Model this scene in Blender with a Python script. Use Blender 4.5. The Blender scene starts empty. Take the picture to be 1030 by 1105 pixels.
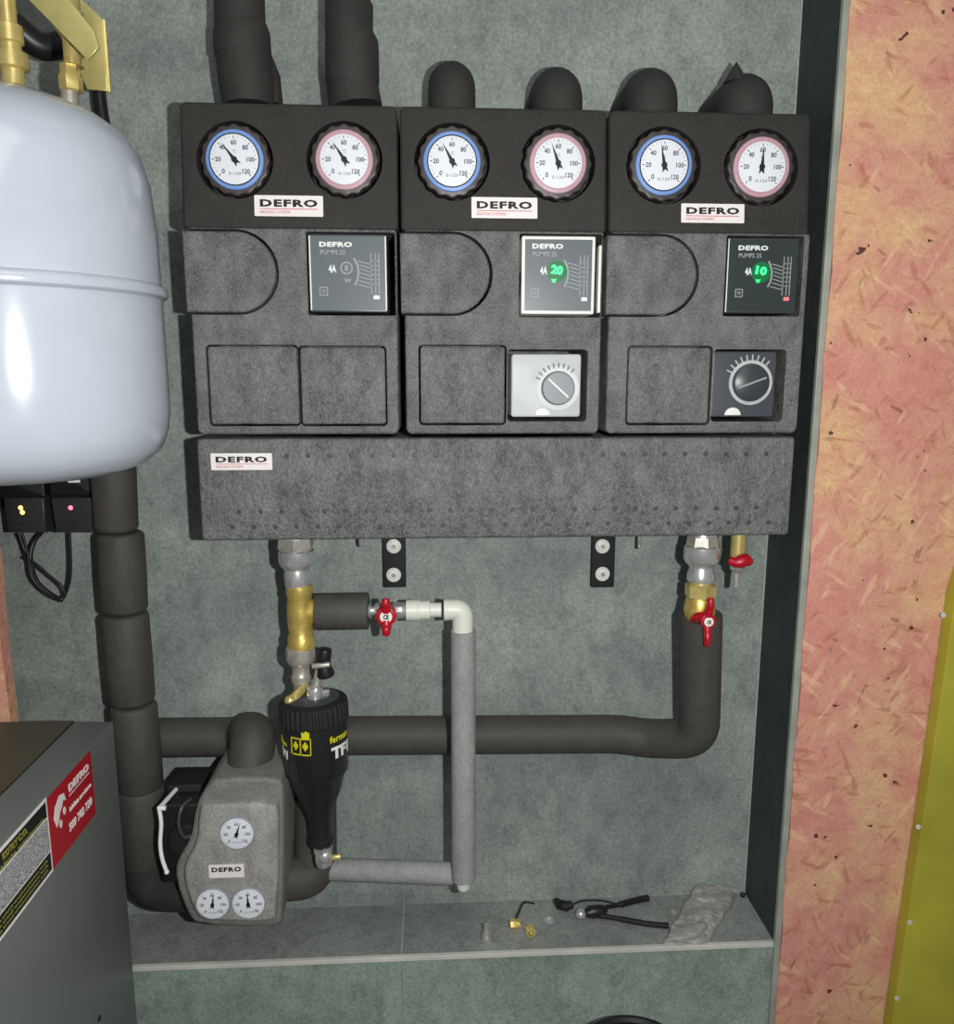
import bpy, bmesh, math, random
from mathutils import Vector, Matrix, Euler
random.seed(7)
S = bpy.context.scene
COL = S.collection
PI = math.pi

# ------------------------------------------------------------------ camera
F_PX, CX, CY = 880.0, 515.0, 552.5
YAW, PITCH, ROLL = math.radians(3.24), math.radians(10.0), math.radians(-.1)
CAM = Vector((0, -1.25, 1.55))
fwd = Vector((math.sin(YAW)*math.cos(PITCH), math.cos(YAW)*math.cos(PITCH), -math.sin(PITCH)))
r0 = Vector((math.cos(YAW), -math.sin(YAW), 0))
d0 = fwd.cross(r0)
cr, sr = math.cos(ROLL), math.sin(ROLL)
right = r0*cr + d0*sr
down = r0*-sr + d0*cr
cd = bpy.data.cameras.new('camera'); cam = bpy.data.objects.new('camera', cd); COL.objects.link(cam)
cam.matrix_world = Matrix(((right.x, -down.x, -fwd.x, CAM.x), (right.y, -down.y, -fwd.y, CAM.y), (right.z, -down.z, -fwd.z, CAM.z), (0, 0, 0, 1)))
cd.sensor_fit = 'HORIZONTAL'; cd.sensor_width = 36; cd.lens = 36*F_PX/1030
cd.clip_start = .02
S.camera = cam

def ray(px, py): return right*((px-CX)/F_PX) + down*((py-CY)/F_PX) + fwd
def at(px, py, Y):
    v = ray(px, py); return CAM + v*((Y-CAM.y)/v.y)
def atX(px, py, X):
    v = ray(px, py); return CAM + v*((X-CAM.x)/v.x)
def atZ(px, py, Z):
    v = ray(px, py); return CAM + v*((Z-CAM.z)/v.z)
def mpp(p): return (p-CAM).dot(fwd)/F_PX      # metres per pixel at a point

# ------------------------------------------------------------------ materials
def lin(c):
    return tuple(((x/255)/12.92 if x/255 <= .04045 else ((x/255+.055)/1.055)**2.4) for x in c)
MATS = {}
def mat(name, col, rough=.5, metal=0, spec=.5, bump=0, bscale=60, var=0, vscale=20, emit=None, estr=1, coat=0, trans=0):
    if name in MATS: return MATS[name]
    m = bpy.data.materials.new(name); m.use_nodes = True
    nt = m.node_tree; b = nt.nodes['Principled BSDF']
    c = lin(col)
    b.inputs['Base Color'].default_value = (*c, 1)
    b.inputs['Roughness'].default_value = rough; b.inputs['Metallic'].default_value = metal
    b.inputs['Specular IOR Level'].default_value = spec
    b.inputs['Coat Weight'].default_value = coat
    b.inputs['Transmission Weight'].default_value = trans
    if emit:
        b.inputs['Emission Color'].default_value = (*lin(emit), 1); b.inputs['Emission Strength'].default_value = estr
    tc = nt.nodes.new('ShaderNodeTexCoord')
    n = nt.nodes.new('ShaderNodeTexNoise'); n.inputs['Scale'].default_value = vscale; n.inputs['Detail'].default_value = 5
    nt.links.new(tc.outputs['Object'], n.inputs['Vector'])
    r = nt.nodes.new('ShaderNodeValToRGB')
    v = max(var, .03)
    r.color_ramp.elements[0].position = .3; r.color_ramp.elements[1].position = .7
    r.color_ramp.elements[0].color = (*[x*(1-v) for x in c], 1); r.color_ramp.elements[1].color = (*[min(1, x*(1+v)) for x in c], 1)
    nt.links.new(n.outputs['Fac'], r.inputs['Fac']); nt.links.new(r.outputs['Color'], b.inputs['Base Color'])
    if bump:
        n2 = nt.nodes.new('ShaderNodeTexNoise'); n2.inputs['Scale'].default_value = bscale; n2.inputs['Detail'].default_value = 3
        nt.links.new(tc.outputs['Object'], n2.inputs['Vector'])
        bp = nt.nodes.new('ShaderNodeBump'); bp.inputs['Strength'].default_value = bump; bp.inputs['Distance'].default_value = .002
        nt.links.new(n2.outputs['Fac'], bp.inputs['Height']); nt.links.new(bp.outputs['Normal'], b.inputs['Normal'])
    MATS[name] = m
    return m

class NT:
    def __init__(s, name):
        s.m = bpy.data.materials.new(name); s.m.use_nodes = True; s.nt = s.m.node_tree
        s.b = s.nt.nodes['Principled BSDF']; s.tc = s.n('TexCoord'); MATS[name] = s.m
    def n(s, t, **kw):
        nd = s.nt.nodes.new('ShaderNode'+t)
        for k, v in kw.items(): setattr(nd, k, v)
        return nd
    def l(s, a, b): s.nt.links.new(a, b)
    def noise(s, scale, detail=5, rough=.6, mapscale=None, dist=0):
        nd = s.n('TexNoise'); nd.inputs['Scale'].default_value = scale; nd.inputs['Detail'].default_value = detail
        nd.inputs['Roughness'].default_value = rough; nd.inputs['Distortion'].default_value = dist
        src = s.tc.outputs['Object']
        if mapscale:
            mp = s.n('Mapping'); mp.inputs['Scale'].default_value = mapscale; s.l(src, mp.inputs['Vector']); src = mp.outputs['Vector']
        s.l(src, nd.inputs['Vector']); return nd.outputs['Fac']
    def ramp(s, fac, stops):
        r = s.n('ValToRGB'); e = r.color_ramp.elements
        while len(e) < len(stops): e.new(.5)
        for el, (p, c) in zip(e, stops):
            el.position = p; el.color = (*c, 1) if len(c) == 3 else c
        s.l(fac, r.inputs['Fac']); return r.outputs['Color']
    def mix(s, fac, a, b, mode='MIX'):
        x = s.n('Mix', data_type='RGBA', blend_type=mode)
        for i, v in ((0, fac), (6, a), (7, b)):
            if hasattr(v, 'links') or hasattr(v, 'is_linked'): s.l(v, x.inputs[i])
            elif i == 0: x.inputs[0].default_value = v
            else: x.inputs[i].default_value = (*v, 1)
        return x.outputs[2]
    def bump(s, h, strength, dist=.002, prev=None):
        bp = s.n('Bump'); bp.inputs['Strength'].default_value = strength; bp.inputs['Distance'].default_value = dist
        s.l(h, bp.inputs['Height'])
        if prev: s.l(prev, bp.inputs['Normal'])
        return bp.outputs['Normal']

def tile_mat(name, base, light, rough=.5, mul=1):
    t = NT(name)
    g = lambda c: tuple(x*mul for x in lin(c))
    big = t.noise(5, 6, .62, dist=.5)
    c = t.ramp(big, [(.3, g(base)), (.52, g(tuple((a+b)/2 for a, b in zip(base, light)))), (.72, g(light))])
    streak = t.noise(34, 8, .78, mapscale=(1, 1, .6))
    c = t.mix(.55, c, t.ramp(streak, [(.33, (.45, .47, .46)), (.5, (1, 1, 1)), (.7, (1.3, 1.3, 1.3))]), 'MULTIPLY')
    fine = t.noise(190, 4, .8)
    c = t.mix(.75, c, t.ramp(fine, [(.32, (.62, .62, .62)), (.68, (1.36, 1.38, 1.36))]), 'MULTIPLY')
    t.l(c, t.b.inputs['Base Color'])
    t.b.inputs['Roughness'].default_value = rough
    t.b.inputs['Specular IOR Level'].default_value = .3
    t.l(t.bump(streak, .25, .003), t.b.inputs['Normal'])
    return t.m
M_TILE = tile_mat('slate_tile', (122, 130, 126), (160, 168, 162))
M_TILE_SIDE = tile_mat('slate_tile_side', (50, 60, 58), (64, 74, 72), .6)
M_TILE_LEDGE = tile_mat('slate_tile_ledge', (126, 130, 127), (152, 156, 152), .55)
M_TILE_LOW = tile_mat('slate_tile_low', (124, 138, 130), (162, 176, 166), .5)

def epp_mat(name, lo, hi, rough=.42, spec=.5, bs=.55):
    t = NT(name)
    a = t.noise(45, 4, .7, mapscale=(1, 1, .6)); b = t.noise(520, 3, .8, mapscale=(1.3, 1, .6))
    c = t.mix(.5, t.ramp(a, [(.32, lin(lo)), (.7, lin(hi))]), t.ramp(b, [(.42, lin(lo)), (.6, lin(hi))]))
    t.l(c, t.b.inputs['Base Color'])
    r = t.n('MapRange'); r.inputs['To Min'].default_value = rough-.12; r.inputs['To Max'].default_value = rough+.2
    t.l(a, r.inputs['Value']); t.l(r.outputs['Result'], t.b.inputs['Roughness'])
    t.b.inputs['Specular IOR Level'].default_value = spec
    n1 = t.bump(b, bs, .0016)
    v = t.n('TexVoronoi'); v.inputs['Scale'].default_value = 230; t.l(t.tc.outputs['Object'], v.inputs['Vector'])
    t.l(t.bump(v.outputs['Distance'], bs*.7, .0012, n1), t.b.inputs['Normal'])
    return t.m
M_EPP = epp_mat('foam_cover', (40, 40, 39), (138, 138, 136), .38, .9, 1.0)
M_EPPD = epp_mat('foam_cover_shaded', (40, 39, 37), (60, 59, 56), .65, .3, .3)  # darker copy of the foam: shade on the leaning upper cover put into the colour
M_EPPG = epp_mat('foam_cover_grey', (122, 120, 116), (180, 178, 172), .5, .5, .5)
M_EPPG2 = epp_mat('foam_shell_shaded', (98, 96, 92), (144, 142, 137), .5, .5, .5)  # grey foam darkened: side shading of the loading unit painted into its shell
M_HOSE = epp_mat('hose_insulation', (62, 60, 57), (82, 79, 75), .6, .45, .25)
M_HOSED = epp_mat('hose_insulation_dark', (44, 43, 41), (60, 58, 55), .65, .4, .2)
M_RISER = epp_mat('riser_insulation', (132, 132, 132), (172, 172, 170), .7, .3, .3)

def osb_mat():
    t = NT('osb_board')
    pink = lin((222, 160, 144)); pink2 = lin((208, 138, 124)); tan = lin((232, 196, 148)); tan2 = lin((218, 168, 128))
    mk = lambda fac, a, b: t.ramp(fac, [(a, (0, 0, 0)), (b, (1, 1, 1))])
    base = t.mix(mk(t.noise(34, 6, .75), .35, .65), pink2, pink)
    tn = t.mix(mk(t.noise(44, 6, .75, mapscale=(1, 1, 1.6), dist=.8), .35, .65), tan2, tan)
    c = t.mix(mk(t.noise(5, 7, .7, dist=.3), .45, .61), base, tn)
    def strokes(rot, scale, lo, hi, col, seedoff, c, stretch=4):
        mp = t.n('Mapping'); mp.inputs['Rotation'].default_value = (0, rot, 0)
        mp2 = t.n('Mapping'); mp2.inputs['Scale'].default_value = (1, 1, 1/stretch); mp2.inputs['Location'].default_value = (seedoff, 0, seedoff)
        t.l(t.tc.outputs['Object'], mp.inputs['Vector']); t.l(mp.outputs['Vector'], mp2.inputs['Vector'])
        n = t.n('TexNoise'); n.inputs['Scale'].default_value = scale; n.inputs['Detail'].default_value = 2.5; n.inputs['Distortion'].default_value = .17
        t.l(mp2.outputs['Vector'], n.inputs['Vector'])
        return t.mix(t.ramp(n.outputs['Fac'], [(lo, (.5, .5, .5)), (hi, (0, 0, 0))]), c, col)
    for k, (rot, sc, lo, hi, col) in enumerate(((.4, 62, .29, .37, lin((176, 106, 78))), (-.7, 70, .31, .37, lin((184, 112, 90))), (1.35, 70, .31, .38, lin((170, 104, 76))),
                                   (1.0, 60, .245, .285, lin((104, 58, 46))), (-.3, 60, .25, .29, lin((96, 54, 44))), (.9, 55, .29, .36, lin((240, 206, 158))), (-.5, 60, .30, .36, lin((240, 200, 160))))):
        c = strokes(rot, sc, lo, hi, col, 3.7*k, c)
    spots = t.noise(60, 2, .5)
    c = t.mix(t.ramp(spots, [(.255, (.9, .9, .9)), (.275, (0, 0, 0))]), c, lin((60, 34, 34)))
    fn = t.noise(300, 4, .7)
    c = t.mix(.6, c, t.ramp(fn, [(.3, (.78, .76, .75)), (.7, (1.2, 1.2, 1.2))]), 'MULTIPLY')
    t.l(c, t.b.inputs['Base Color']); t.b.inputs['Roughness'].default_value = .75
    t.b.inputs['Specular IOR Level'].default_value = .2
    t.l(t.bump(fn, .3, .002), t.b.inputs['Normal'])
    return t.m
M_OSB = osb_mat()
M_OLIVE = mat('olive_board', (168, 162, 52), .6, var=.2, vscale=6, bump=.2, bscale=30)
M_GROUT = mat('grout', (168, 172, 166), .8, var=.2, vscale=80)
M_GROUT_THIN = mat('grout_thin', (142, 148, 143), .9, var=.15, vscale=60)
M_TRIM = mat('tile_trim', (214, 214, 204), .45, metal=.1, var=.12, vscale=14)
M_TRIM2 = mat('tile_trim_side', (160, 164, 152), .6, metal=.1, var=.25, vscale=14)
M_DIMPLE = mat('foam_dimple', (62, 62, 61), .5)
M_BEZEL = mat('bezel_brown', (62, 56, 55), .4)
M_BLACK = mat('black_plastic', (26, 26, 27), .4)
M_BLACKM = mat('black_matt', (22, 22, 22), .7)
M_DGREY = mat('dark_grey_plastic', (60, 64, 68), .35)
M_TANK = mat('grey_enamel', (182, 190, 200), .16, spec=.6, var=.02, bump=.02, bscale=40)
M_BRASS = mat('brass', (226, 206, 132), .3, metal=.6, var=.15, vscale=60)
M_BRASSM = mat('cast_brass', (216, 190, 104), .36, metal=.6, var=.2, vscale=60, bump=.2, bscale=200)
M_ZINC = mat('yellow_zinc', (206, 196, 128), .35, metal=.5, var=.25, vscale=18)
M_STEEL = mat('nickel', (226, 226, 226), .26, metal=.75, var=.1, vscale=60)
M_STEELM = mat('dull_steel', (186, 182, 170), .4, metal=.5, var=.2, vscale=60)
M_RED = mat('red_plastic', (176, 14, 34), .35)
M_WHITE = mat('white_plastic', (232, 234, 226), .4)
M_PPR = mat('white_pipe_plastic', (222, 224, 212), .4)
M_DIAL = mat('dial_white', (226, 230, 236), .5)
M_BLUE = mat('dial_blue', (112, 150, 212), .4)
M_PINK = mat('dial_pink', (190, 152, 162), .4)
M_GREYR = mat('dial_grey', (150, 156, 170), .4)
M_INK = mat('black_ink', (14, 14, 16), .6)
M_INKG = mat('grey_ink', (96, 98, 104), .6)
M_STICK = mat('sticker_white', (236, 230, 228), .4)
M_REDINK = mat('red_ink', (190, 60, 66), .6)
M_SCREEN = mat('display_glass', (98, 106, 110), .3, spec=.5, coat=.3)
M_SCREEND = mat('display_glass_dark', (52, 60, 60), .3, spec=.4, coat=.2)
M_WPRINT = mat('white_print', (228, 232, 230), .5)
M_GPRINT = mat('pale_print', (150, 156, 156), .5)
M_ACT = mat('actuator_grey', (186, 190, 190), .45, var=.08, vscale=40)
M_RINGP = mat('pale_ring', (206, 209, 208), .5)
M_ACTD = mat('actuator_dark', (70, 74, 80), .4)
M_KNOB = mat('knob_grey', (122, 126, 130), .4)
M_BOILER = mat('boiler_paint', (108, 112, 110), .38, spec=.5, var=.04, vscale=5)
M_BOILERT = mat('boiler_top_paint', (84, 78, 62), .4, var=.08, vscale=5)
M_STRED = mat('sticker_red', (172, 10, 28), .45)
M_YELLOW = mat('yellow_print', (214, 206, 30), .5)
M_OLIVEINK = mat('dull_yellow_print', (130, 128, 50), .5)
M_GREENLED = mat('green_led', (40, 220, 120), .4, emit=(60, 235, 130), estr=1.5)
M_GREENGL = mat('green_lens', (22, 96, 52), .3, emit=(20, 110, 60), estr=.35)
M_REDLED = mat('red_led', (255, 90, 110), .4, emit=(255, 96, 120), estr=3)
M_YELLED = mat('amber_led', (255, 200, 110), .4, emit=(255, 205, 110), estr=3)
M_REDSPOT = mat('red_glow_print', (220, 120, 124), .5, emit=(220, 100, 104), estr=.4)
M_NAVY = mat('navy_plastic', (20, 30, 46), .4)
M_FLOOR = mat('floor_concrete', (112, 110, 106), .8, var=.15, vscale=4, bump=.3, bscale=30)
M_PLASTER = mat('plaster', (170, 170, 164), .9, var=.04, vscale=4)
M_WIRE = mat('white_wire', (240, 240, 238), .4, emit=None)

def bag_mat():
    t = NT('clear_bag')
    n = t.noise(55, 5, .7, mapscale=(.5, 1, 1), dist=1.5)
    t.l(t.ramp(n, [(.3, lin((122, 118, 115))), (.55, lin((172, 168, 165))), (.75, lin((226, 224, 222)))]), t.b.inputs['Base Color'])
    t.b.inputs['Roughness'].default_value = .22; t.b.inputs['Specular IOR Level'].default_value = .7
    t.l(t.bump(n, .6, .003), t.b.inputs['Normal'])
    return t.m
M_BAG = bag_mat()
def label_mat():
    t = NT('fine_print_label')
    n = t.noise(700, 2, .6)
    t.l(t.ramp(n, [(.42, lin((96, 98, 100))), (.6, lin((206, 208, 206)))]), t.b.inputs['Base Color'])
    t.b.inputs['Roughness'].default_value = .5
    return t.m
M_FINE = label_mat()

# ------------------------------------------------------------------ geometry helpers
def root_loc(o):
    while o.parent: o = o.parent
    return o.location.copy()

def obj(name, bm, m, parent=None, smooth=40):
    """link bm (world coordinates) as one mesh object, parented if asked"""
    bmesh.ops.recalc_face_normals(bm, faces=bm.faces)
    me = bpy.data.meshes.new(name)
    if parent:
        off = root_loc(parent); bmesh.ops.translate(bm, vec=-off, verts=bm.verts); loc = Vector()
    else:
        c = Vector((0, 0, 0)); lo = Vector((1e9,)*3); hi = Vector((-1e9,)*3)
        for v in bm.verts:
            for i in range(3): lo[i] = min(lo[i], v.co[i]); hi[i] = max(hi[i], v.co[i])
        loc = Vector(((lo.x+hi.x)/2, (lo.y+hi.y)/2, lo.z)); bmesh.ops.translate(bm, vec=-loc, verts=bm.verts)
    bm.to_mesh(me); bm.free()
    if smooth:
        for p in me.polygons: p.use_smooth = True
        me.set_sharp_from_angle(angle=math.radians(smooth))
    me.materials.append(m)
    o = bpy.data.objects.new(name, me); COL.objects.link(o); o.location = loc
    if parent: o.parent = parent
    return o

def tag(o, label=None, cat=None, group=None, kind=None):
    if label: o['label'] = label
    if cat: o['category'] = cat
    if group: o['group'] = group
    if kind: o['kind'] = kind
    return o
def thing(name, label, cat, loc, group=None):
    o = bpy.data.objects.new(name, None); COL.objects.link(o); o.location = loc; o.empty_display_size = .02
    return tag(o, label, cat, group)
def struct(name, bm, m, smooth=0): return tag(obj(name, bm, m, smooth=smooth), kind='structure')

def box(x0, y0, z0, x1, y1, z1, bev=0, seg=2, bm=None):
    b = bmesh.new()
    bmesh.ops.create_cube(b, size=1)
    for v in b.verts:
        v.co = Vector(((x0+x1)/2+v.co.x*abs(x1-x0), (y0+y1)/2+v.co.y*abs(y1-y0), (z0+z1)/2+v.co.z*abs(z1-z0)))
    if bev: bmesh.ops.bevel(b, geom=list(b.edges), offset=bev, segments=seg, affect='EDGES', profile=.5)
    return merge(bm, b)
def merge(bm, b):
    if bm is None: return b
    me = bpy.data.meshes.new('t'); b.to_mesh(me); b.free(); bm.from_mesh(me); bpy.data.meshes.remove(me); return bm
def xform(b, M):
    bmesh.ops.transform(b, matrix=M, verts=b.verts); return b

def frame(axis):
    a = axis.normalized(); u = Vector((0, 0, 1)) if abs(a.z) < .9 else Vector((1, 0, 0))
    x = u.cross(a).normalized(); y = a.cross(x); return x, y, a
def lathe(p0, p1, prof, n=32, bm=None, ribs=0, ribd=0):
    """prof = [(t metres along axis from p0, radius)]"""
    p0 = Vector(p0); ax = Vector(p1)-p0; x, y, a = frame(ax)
    b = bmesh.new(); rings = []
    for t, r in prof:
        ring = []
        if r < 1e-6: ring = [b.verts.new(p0+a*t)]
        else:
            for k in range(n):
                th = 2*PI*k/n; rr = r*(1+(ribd if ribs and (k*ribs*2//n) % 2 else 0))
                ring.append(b.verts.new(p0+a*t+(x*math.cos(th)+y*math.sin(th))*rr))
        rings.append(ring)
    for A, B in zip(rings, rings[1:]):
        for k in range(n):
            k2 = (k+1) % n
            if len(A) == 1 and len(B) == 1: break
            if len(A) == 1: b.faces.new((A[0], B[k], B[k2]))
            elif len(B) == 1: b.faces.new((A[k], A[k2], B[0]))
            else: b.faces.new((A[k], A[k2], B[k2], B[k]))
    for R in (rings[0], rings[-1]):
        if len(R) > 2: b.faces.new(R)
    return merge(bm, b)
def cyl(p0, p1, r, bev=0, n=32, bm=None, **k):
    L = (Vector(p1)-Vector(p0)).length
    if bev: prof = [(0, r-bev), (bev*.3, r-bev*.3), (bev, r), (L-bev, r), (L-bev*.3, r-bev*.3), (L, r-bev)]
    else: prof = [(0, r), (L, r)]
    return lathe(p0, p1, prof, n, bm, **k)
def hexnut(p0, p1, r, bm=None, rot=0): return cyl(p0, p1, r, bev=.001, n=6, bm=bm)
def sphere(c, r, sc=(1, 1, 1), bm=None, n=20):
    b = bmesh.new(); bmesh.ops.create_uvsphere(b, u_segments=n, v_segments=n//2+2, radius=r)
    for v in b.verts: v.co = Vector((v.co.x*sc[0], v.co.y*sc[1], v.co.z*sc[2]))+Vector(c)
    return merge(bm, b)

def fillet(pts, r, n=8):
    pts = [Vector(p) for p in pts]; out = [pts[0]]
    for a, b, c in zip(pts, pts[1:], pts[2:]):
        u = (a-b); v = (c-b); d = min(r, u.length*.49, v.length*.49); u.normalize(); v.normalize()
        s, e = b+u*d, b+v*d
        for k in range(n+1):
            t = k/n; out.append(s*(1-t)**2+b*2*t*(1-t)+e*t*t)
    out.append(pts[-1]); return out
def spline(pts, n=8):
    pts = [Vector(p) for p in pts]; P = [pts[0]*2-pts[1]]+pts+[pts[-1]*2-pts[-2]]; out = []
    for i in range(1, len(P)-2):
        for k in range(n):
            t = k/n; a, b, c, d = P[i-1:i+3]
            out.append(.5*((2*b)+(c-a)*t+(2*a-5*b+4*c-d)*t*t+(3*b-a-3*c+d)*t**3))
    out.append(pts[-1]); return out
def tube(path, r, n=24, bm=None, flat=1):
    """sweep a round section along path; r scalar or per-point list"""
    b = bmesh.new(); P = [Vector(p) for p in path]; N = len(P)
    R = r if isinstance(r, (list, tuple)) else [r]*N
    t = (P[1]-P[0]).normalized(); x, y, _ = frame(t); rings = []
    for i in range(N):
        tt = ((P[min(i+1, N-1)]-P[max(i-1, 0)])).normalized()
        q = t.rotation_difference(tt); x = q @ x; t = tt; y = t.cross(x)
        rings.append([b.verts.new(P[i]+(x*math.cos(2*PI*k/n)+y*math.sin(2*PI*k/n)*flat)*R[i]) for k in range(n)])
    for A, B in zip(rings, rings[1:]):
        for k in range(n): b.faces.new((A[k], A[(k+1) % n], B[(k+1) % n], B[k]))
    b.faces.new(rings[0]); b.faces.new(rings[-1])
    return merge(bm, b)

def rrect(x0, z0, x1, z1, r, n=5):
    if not isinstance(r, (list, tuple)): r = [r]*4
    out = []
    for (cx, cz, a0), rr in zip(((x1, z1, 0), (x0, z1, 90), (x0, z0, 180), (x1, z0, 270)), r):
        sx = 1 if cx == x1 else -1; sz = 1 if cz == z1 else -1
        if rr <= 0: out.append((cx, cz)); continue
        for k in range(n+1):
            a = math.radians(a0+90*k/n); out.append((cx-sx*rr+rr*math.cos(a), cz-sz*rr+rr*math.sin(a)))
    return out
def circle(x, z, r, n=32): return [(x+r*math.cos(2*PI*k/n), z+r*math.sin(2*PI*k/n)) for k in range(n)]
def inset(poly, d):
    n = len(poly); out = []
    A = sum(poly[i][0]*poly[(i+1) % n][1]-poly[(i+1) % n][0]*poly[i][1] for i in range(n)); s = 1 if A > 0 else -1
    for i in range(n):
        p, q, r = Vector(poly[i-1]), Vector(poly[i]), Vector(poly[(i+1) % n])
        u = (q-p).normalized(); v = (r-q).normalized()
        n1 = Vector((-u.y, u.x)); n2 = Vector((-v.y, v.x)); m = (n1+n2)
        if m.length < 1e-6: m = n1
        m.normalize(); c = max(.4, m.dot(n1)); out.append(tuple(q+m*(s*d/c)))
    return out
def prism(poly, yf, yb, bev=0, bm=None, seg=3, yfun=None):
    """XZ outline extruded from yb (back) to yf (front, nearest the camera), front edge rounded"""
    b = bmesh.new(); layers = [(yb, 0)]
    sg = 1 if yb > yf else -1
    if bev:
        for k in range(seg+1):
            a = PI/2*k/seg; layers.append((yf+sg*bev*(1-math.sin(a)), bev*(1-math.cos(a))))
    else: layers.append((yf, 0))
    rings = []
    for y, d in layers:
        pl = inset(poly, d) if d > 1e-9 else poly
        rings.append([b.verts.new((p[0], y, p[1])) for p in pl])
    n = len(poly)
    for A, B in zip(rings, rings[1:]):
        for k in range(n): b.faces.new((A[k], A[(k+1) % n], B[(k+1) % n], B[k]))
    b.faces.new(rings[0]); b.faces.new(rings[-1])
    if yfun:
        for v in b.verts: v.co.y = yfun(v.co.x, v.co.y, v.co.z)
    return merge(bm, b)
def carve(bm, cutters):
    bmesh.ops.recalc_face_normals(bm, faces=bm.faces)
    ob = bpy.data.objects.new('a', bpy.data.meshes.new('a')); bm.to_mesh(ob.data); bm.free(); COL.objects.link(ob)
    tmp = []
    for c in cutters:
        bmesh.ops.recalc_face_normals(c, faces=c.faces)
        oc = bpy.data.objects.new('c', bpy.data.meshes.new('c')); c.to_mesh(oc.data); c.free(); COL.objects.link(oc)
        md = ob.modifiers.new('b', 'BOOLEAN'); md.operation = 'DIFFERENCE'; md.object = oc; md.solver = 'EXACT'; tmp.append(oc)
    dg = bpy.context.evaluated_depsgraph_get(); dg.update()
    me = bpy.data.meshes.new_from_object(ob.evaluated_get(dg))
    out = bmesh.new(); out.from_mesh(me)
    for o in tmp+[ob]:
        d = o.data; bpy.data.objects.remove(o); bpy.data.meshes.remove(d)
    bpy.data.meshes.remove(me)
    return out

def text_bm(body, bold=.02, extr=.04, space=1):
    cu = bpy.data.curves.new('t', 'FONT'); cu.body = body; cu.size = 1; cu.offset = bold; cu.extrude = extr; cu.resolution_u = 2
    cu.space_character = space
    o = bpy.data.objects.new('t', cu); COL.objects.link(o)
    dg = bpy.context.evaluated_depsgraph_get(); dg.update()
    me = bpy.data.meshes.new_from_object(o.evaluated_get(dg)); b = bmesh.new(); b.from_mesh(me)
    bpy.data.objects.remove(o); bpy.data.curves.remove(cu); bpy.data.meshes.remove(me)
    return b
def text(body, c, w, h, R=(1, 0, 0), U=(0, 0, 1), name='lettering', m=None, parent=None, bold=.03, lift=.0003, wrap=None, bm=None, ret=False, space=1):
    """letters centred on c, w wide and h high, in the plane of R and U (or wrapped about an axis point)"""
    b = text_bm(body, bold, space=space); R = Vector(R).normalized(); U = Vector(U).normalized(); Nn = R.cross(U); c = Vector(c)
    xs = [v.co.x for v in b.verts]; ys = [v.co.y for v in b.verts]
    x0, x1, y0, y1 = min(xs), max(xs), min(ys), max(ys)
    for v in b.verts:
        u = ((v.co.x-x0)/(x1-x0)-.5)*w; q = ((v.co.y-y0)/(y1-y0)-.5)*h; z = (lift if v.co.z > 0 else -lift*.5)
        if wrap:
            ax, rad, a0 = wrap; th = a0+u/rad; rr = rad+z+lift
            v.co = Vector((ax.x+rr*math.sin(th), ax.y-rr*math.cos(th), c.z+q))
        else: v.co = c+R*u+U*q+Nn*z
    if ret: return merge(bm, b)
    return obj(name, merge(bm, b), m, parent, smooth=0)

# ------------------------------------------------------------------ the room shell
XR = .537          # right side wall of the niche
ZL = .655          # ledge top
D = .125           # depth of the niche
JX = -.052         # vertical tile joint
XL = -.9
g = .0010
b = box(XL, 0, ZL-.05, JX-g, .03, 1.23-g); box(JX+g, 0, ZL-.05, XR+.03, .03, 1.23-g, bm=b)
box(XL, 0, 1.23+g, JX-g, .03, 2.4, bm=b); box(JX+g, 0, 1.23+g, XR+.03, .03, 2.4, bm=b)
wb = struct('wall_back', b, M_TILE)
b = box(XL, .001, ZL-.05, XR+.03, .02, 2.4); bj = struct('trim_1', b, M_GROUT_THIN)
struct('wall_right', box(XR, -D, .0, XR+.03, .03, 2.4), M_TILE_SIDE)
b = box(XL, -D, ZL-.006, JX-g, .0, ZL); box(JX+g, -D, ZL-.006, XR, .0, ZL, bm=b)

struct('trim_2', b, M_TILE_LEDGE)
struct('trim_7', box(JX-g, -D+.004, ZL-.006, JX+g, 0, ZL-.0004), M_GROUT)
b = box(XL, -D, 0, JX-g, -D+.03, ZL-.0065); box(JX+g, -D, 0, XR, -D+.03, ZL-.0065, bm=b); struct('wall_lower', b, M_TILE_LOW)
struct('trim_3', box(XL, -D+.002, 0, XR, -D+.025, ZL-.007), M_GROUT_THIN)
struct('trim_4', box(XL, -D-.0015, ZL-.007, XR, -D+.006, ZL+.0005, bev=.0008), M_TRIM)
struct('trim_5', box(XR-.002, -D-.006, .0, XR+.0075, -D+.002, 2.4, bev=.001), M_TRIM2)
# mortar bead in the right corner of the niche
struct('trim_6', tube([(XR-.001, -.001, ZL), (XR-.001, -.001, 1.4), (XR-.001, -.001, 2.4)], .0014, 8), M_GROUT)
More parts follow.
